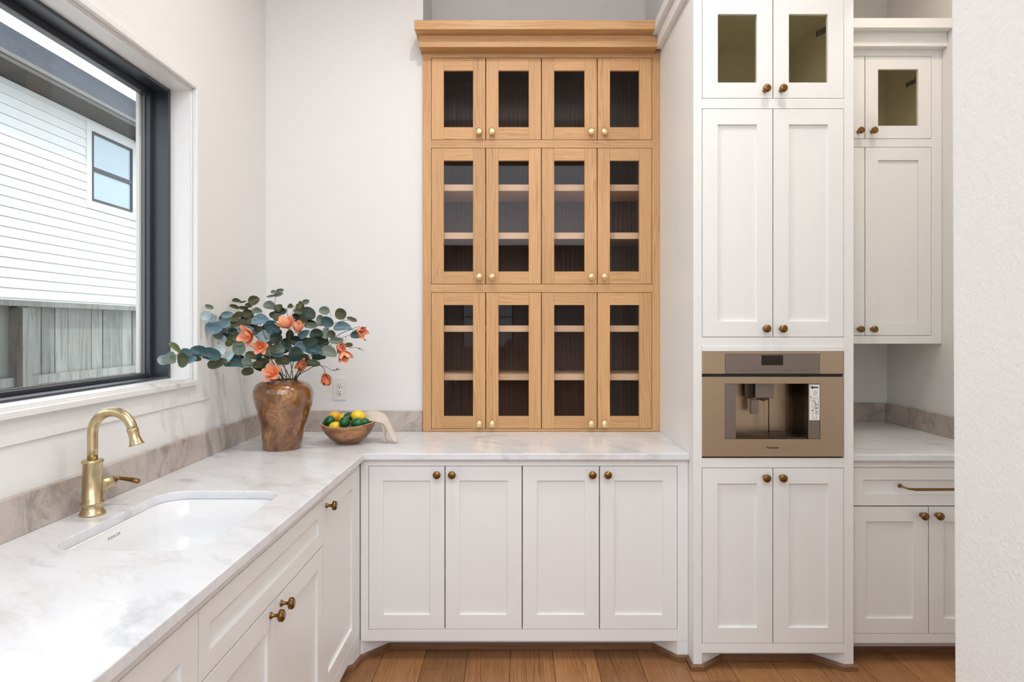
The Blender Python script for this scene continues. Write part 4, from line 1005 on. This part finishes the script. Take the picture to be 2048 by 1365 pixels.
# ------------------------------------------------------------------ outdoors: fence, neighbour house, ground
struct('ground', MB().box(-30, XL-.2, -20, 40, -.4, -.2), M['ground'])
XFn = -3.28
fe = thing('wooden_fence', 'weathered grey wooden privacy fence outside the window', 'fence', (XFn, 5, -.2))
pk = MB().box(-.045, -.025, -.0665, .0665, 0, 1.80).mesh('picket'); pk.materials.append(M['fence'])
for k in range(-10, 62):
    o = bpy.data.objects.new('picket', pk); COL.objects.link(o); o.parent = fe
    o.location = (random.uniform(-.004, .004), -.335+k*.1405+random.uniform(-.003, .003), 0); o.rotation_euler = (random.uniform(-.003, .003), 0, random.uniform(-.03, .03)); o.scale = (1, random.uniform(.97, 1.01), 1)
ps = MB().box(-.022, .07, -.047, .047, 0, 1.79).mesh('post'); ps.materials.append(M['fence'])
for k in range(-1, 4):
    o = bpy.data.objects.new('post', ps); COL.objects.link(o); o.parent = fe; o.location = (0, -.52+k*2.4, 0)
for zc in (.35, 1.305):
    obj('rail', MB().box(-.022, .018, -1.7, 8.3, zc-.03, zc+.03), M['fence'], fe)
obj('cap', MB().box(-.06, .085, -1.7, 8.3, 1.80, 1.838), M['fence'], fe)

XH = -8.5
hs = thing('neighbour_house', 'white lap sided two storey house with grey roof beyond the fence', 'house', (XH, 12, -.2))
def hl(x, y, z): return (x-XH, y-12, z+.2)
HY0, HY1 = 3.0, 24.0; SOF = 5.60
wy0, wy1, wz0, wz1 = 13.6, 15.03, 3.975, 5.37
b = MB(); c0 = hl(XH-6, HY0, -.2); c1 = hl(XH-.02, HY1, SOF); b.box(c0[0], c1[0], c0[1], c1[1], c0[2], c1[2])
obj('wall', b, M['siding'], hs)
z = 3.134-.169*19
bd = lambda y0, y1, z0, z1: MB().box(-.02, .0, y0-12, y1-12, z0+.2, z1+.2, fn=lambda x, y, zz_: (x+(.020 if zz_ < z0+.25 and x > -.01 else 0), y, zz_))
while z < SOF-.02:
    z1 = min(z+.169, SOF)
    if z1 > wz0-.16 and z < wz1+.16:
        segs = [(HY0, wy0-.16), (wy1+.16, HY1)]
    else: segs = [(HY0, 11.35 if z > 3.9 else HY1)] + ([(11.36, HY1)] if z > 3.9 else [])
    for (y0, y1) in segs: obj('siding_board', bd(y0, y1, z, z1-.007), M['siding'], hs)
    z += .169
wn = obj('window_casing', MB().box(0, .03, wy0-.16-12, wy0-12, wz0-.16+.2, wz1+.36).box(0, .03, wy1-12, wy1+.16-12, wz0+.04, wz1+.36).box(0, .03, wy0-12, wy1-12, wz1+.2, wz1+.36).box(0, .03, wy0-12, wy1-12, wz0+.04, wz0+.2), M['siding'], hs)
t = .05; zm = 4.62+.2; a0, a1, z0, z1 = wy0-12, wy1-12, wz0+.2, wz1+.2
b = MB().box(0, .04, a0, a0+t, z0, z1).box(0, .04, a1-t, a1, z0, z1).box(0, .04, a0+t, a1-t, z0, z0+t).box(0, .04, a0+t, a1-t, z1-t, z1).box(0, .045, a0+t, a1-t, zm-.04, zm+.04)
ws = obj('window', b, M['house_frame'], hs)
obj('pane', MB().box(.008, .012, a0+t, a1-t, z0+t, z1-t), M['house_glass'], ws)
obj('soffit', MB().box(hl(XH, 0, 0)[0]-.02, .58, HY0-12-.5, HY1-12+.5, SOF+.2, SOF+.23), M['soffit'], hs)
obj('gutter', MB().box(.585, .66, HY0-12-.5, HY1-12+.5, SOF+.2, SOF+.235).box(.60, .70, HY0-12-.5, HY1-12+.5, SOF+.235, SOF+.30), M['gutter'], hs, bevel=.008)
b = MB(); n = 30; rx0, rz0, rx1, rz1 = .62, SOF+.31, -4.0, SOF+3.45
for k in range(n):
    xa, za = rx0+(rx1-rx0)*k/n, rz0+(rz1-rz0)*k/n; xb, zb = rx0+(rx1-rx0)*(k+1)/n, rz0+(rz1-rz0)*(k+1)/n
    o = len(b.v); ye = HY0-12-.5; yf = HY1-12+.5
    b.v += [(xa, ye, za+.012), (xa, yf, za+.012), (xb, yf, zb), (xb, ye, zb), (xa, ye, za-.03), (xa, yf, za-.03)]
    b.face([o, o+1, o+2, o+3]); b.face([o, o+4, o+5, o+1])
o = len(b.v); b.v += [(rx1, ye, rz1), (rx1, yf, rz1), (rx1-4.6, yf, rz0), (rx1-4.6, ye, rz0)]; b.face([o, o+1, o+2, o+3])
tag(obj('roof', b, M['roof'], hs), 'grey blue shingle roof', None, None, 'stuff')

# ------------------------------------------------------------------ living room seen in the cabinet glass
sf = thing('sofa', 'beige linen sofa in the room behind, mirrored in the oak cabinet glass', 'sofa', (-.75, -13.4, 0))
obj('base', MB().box(-1.0, 1.0, -.45, .45, .05, .40), M['sofa'], sf, bevel=.03)
obj('backrest', MB().box(-1.0, 1.0, -.45, -.2, .40, .86), M['sofa'], sf, bevel=.05)
for x in (-1.0, .82): obj('armrest', MB().box(x-.0, x+.18, -.46, .46, .4, .68), M['sofa'], sf, bevel=.04)
obj('seat_cushion', MB().box(-.8, .8, -.18, .46, .405, .52), M['sofa'], sf, bevel=.04)
cu_ = tag(obj('throw_pillow', MB().box(-.22, .22, -.06, .06, -.22, .22), M['cushion'], None, (-.18, -13.36, .80), bevel=.055, seg=4, rot=(-.25, .6, 0)), 'tan throw pillow leaning on the mirrored sofa', 'pillow')
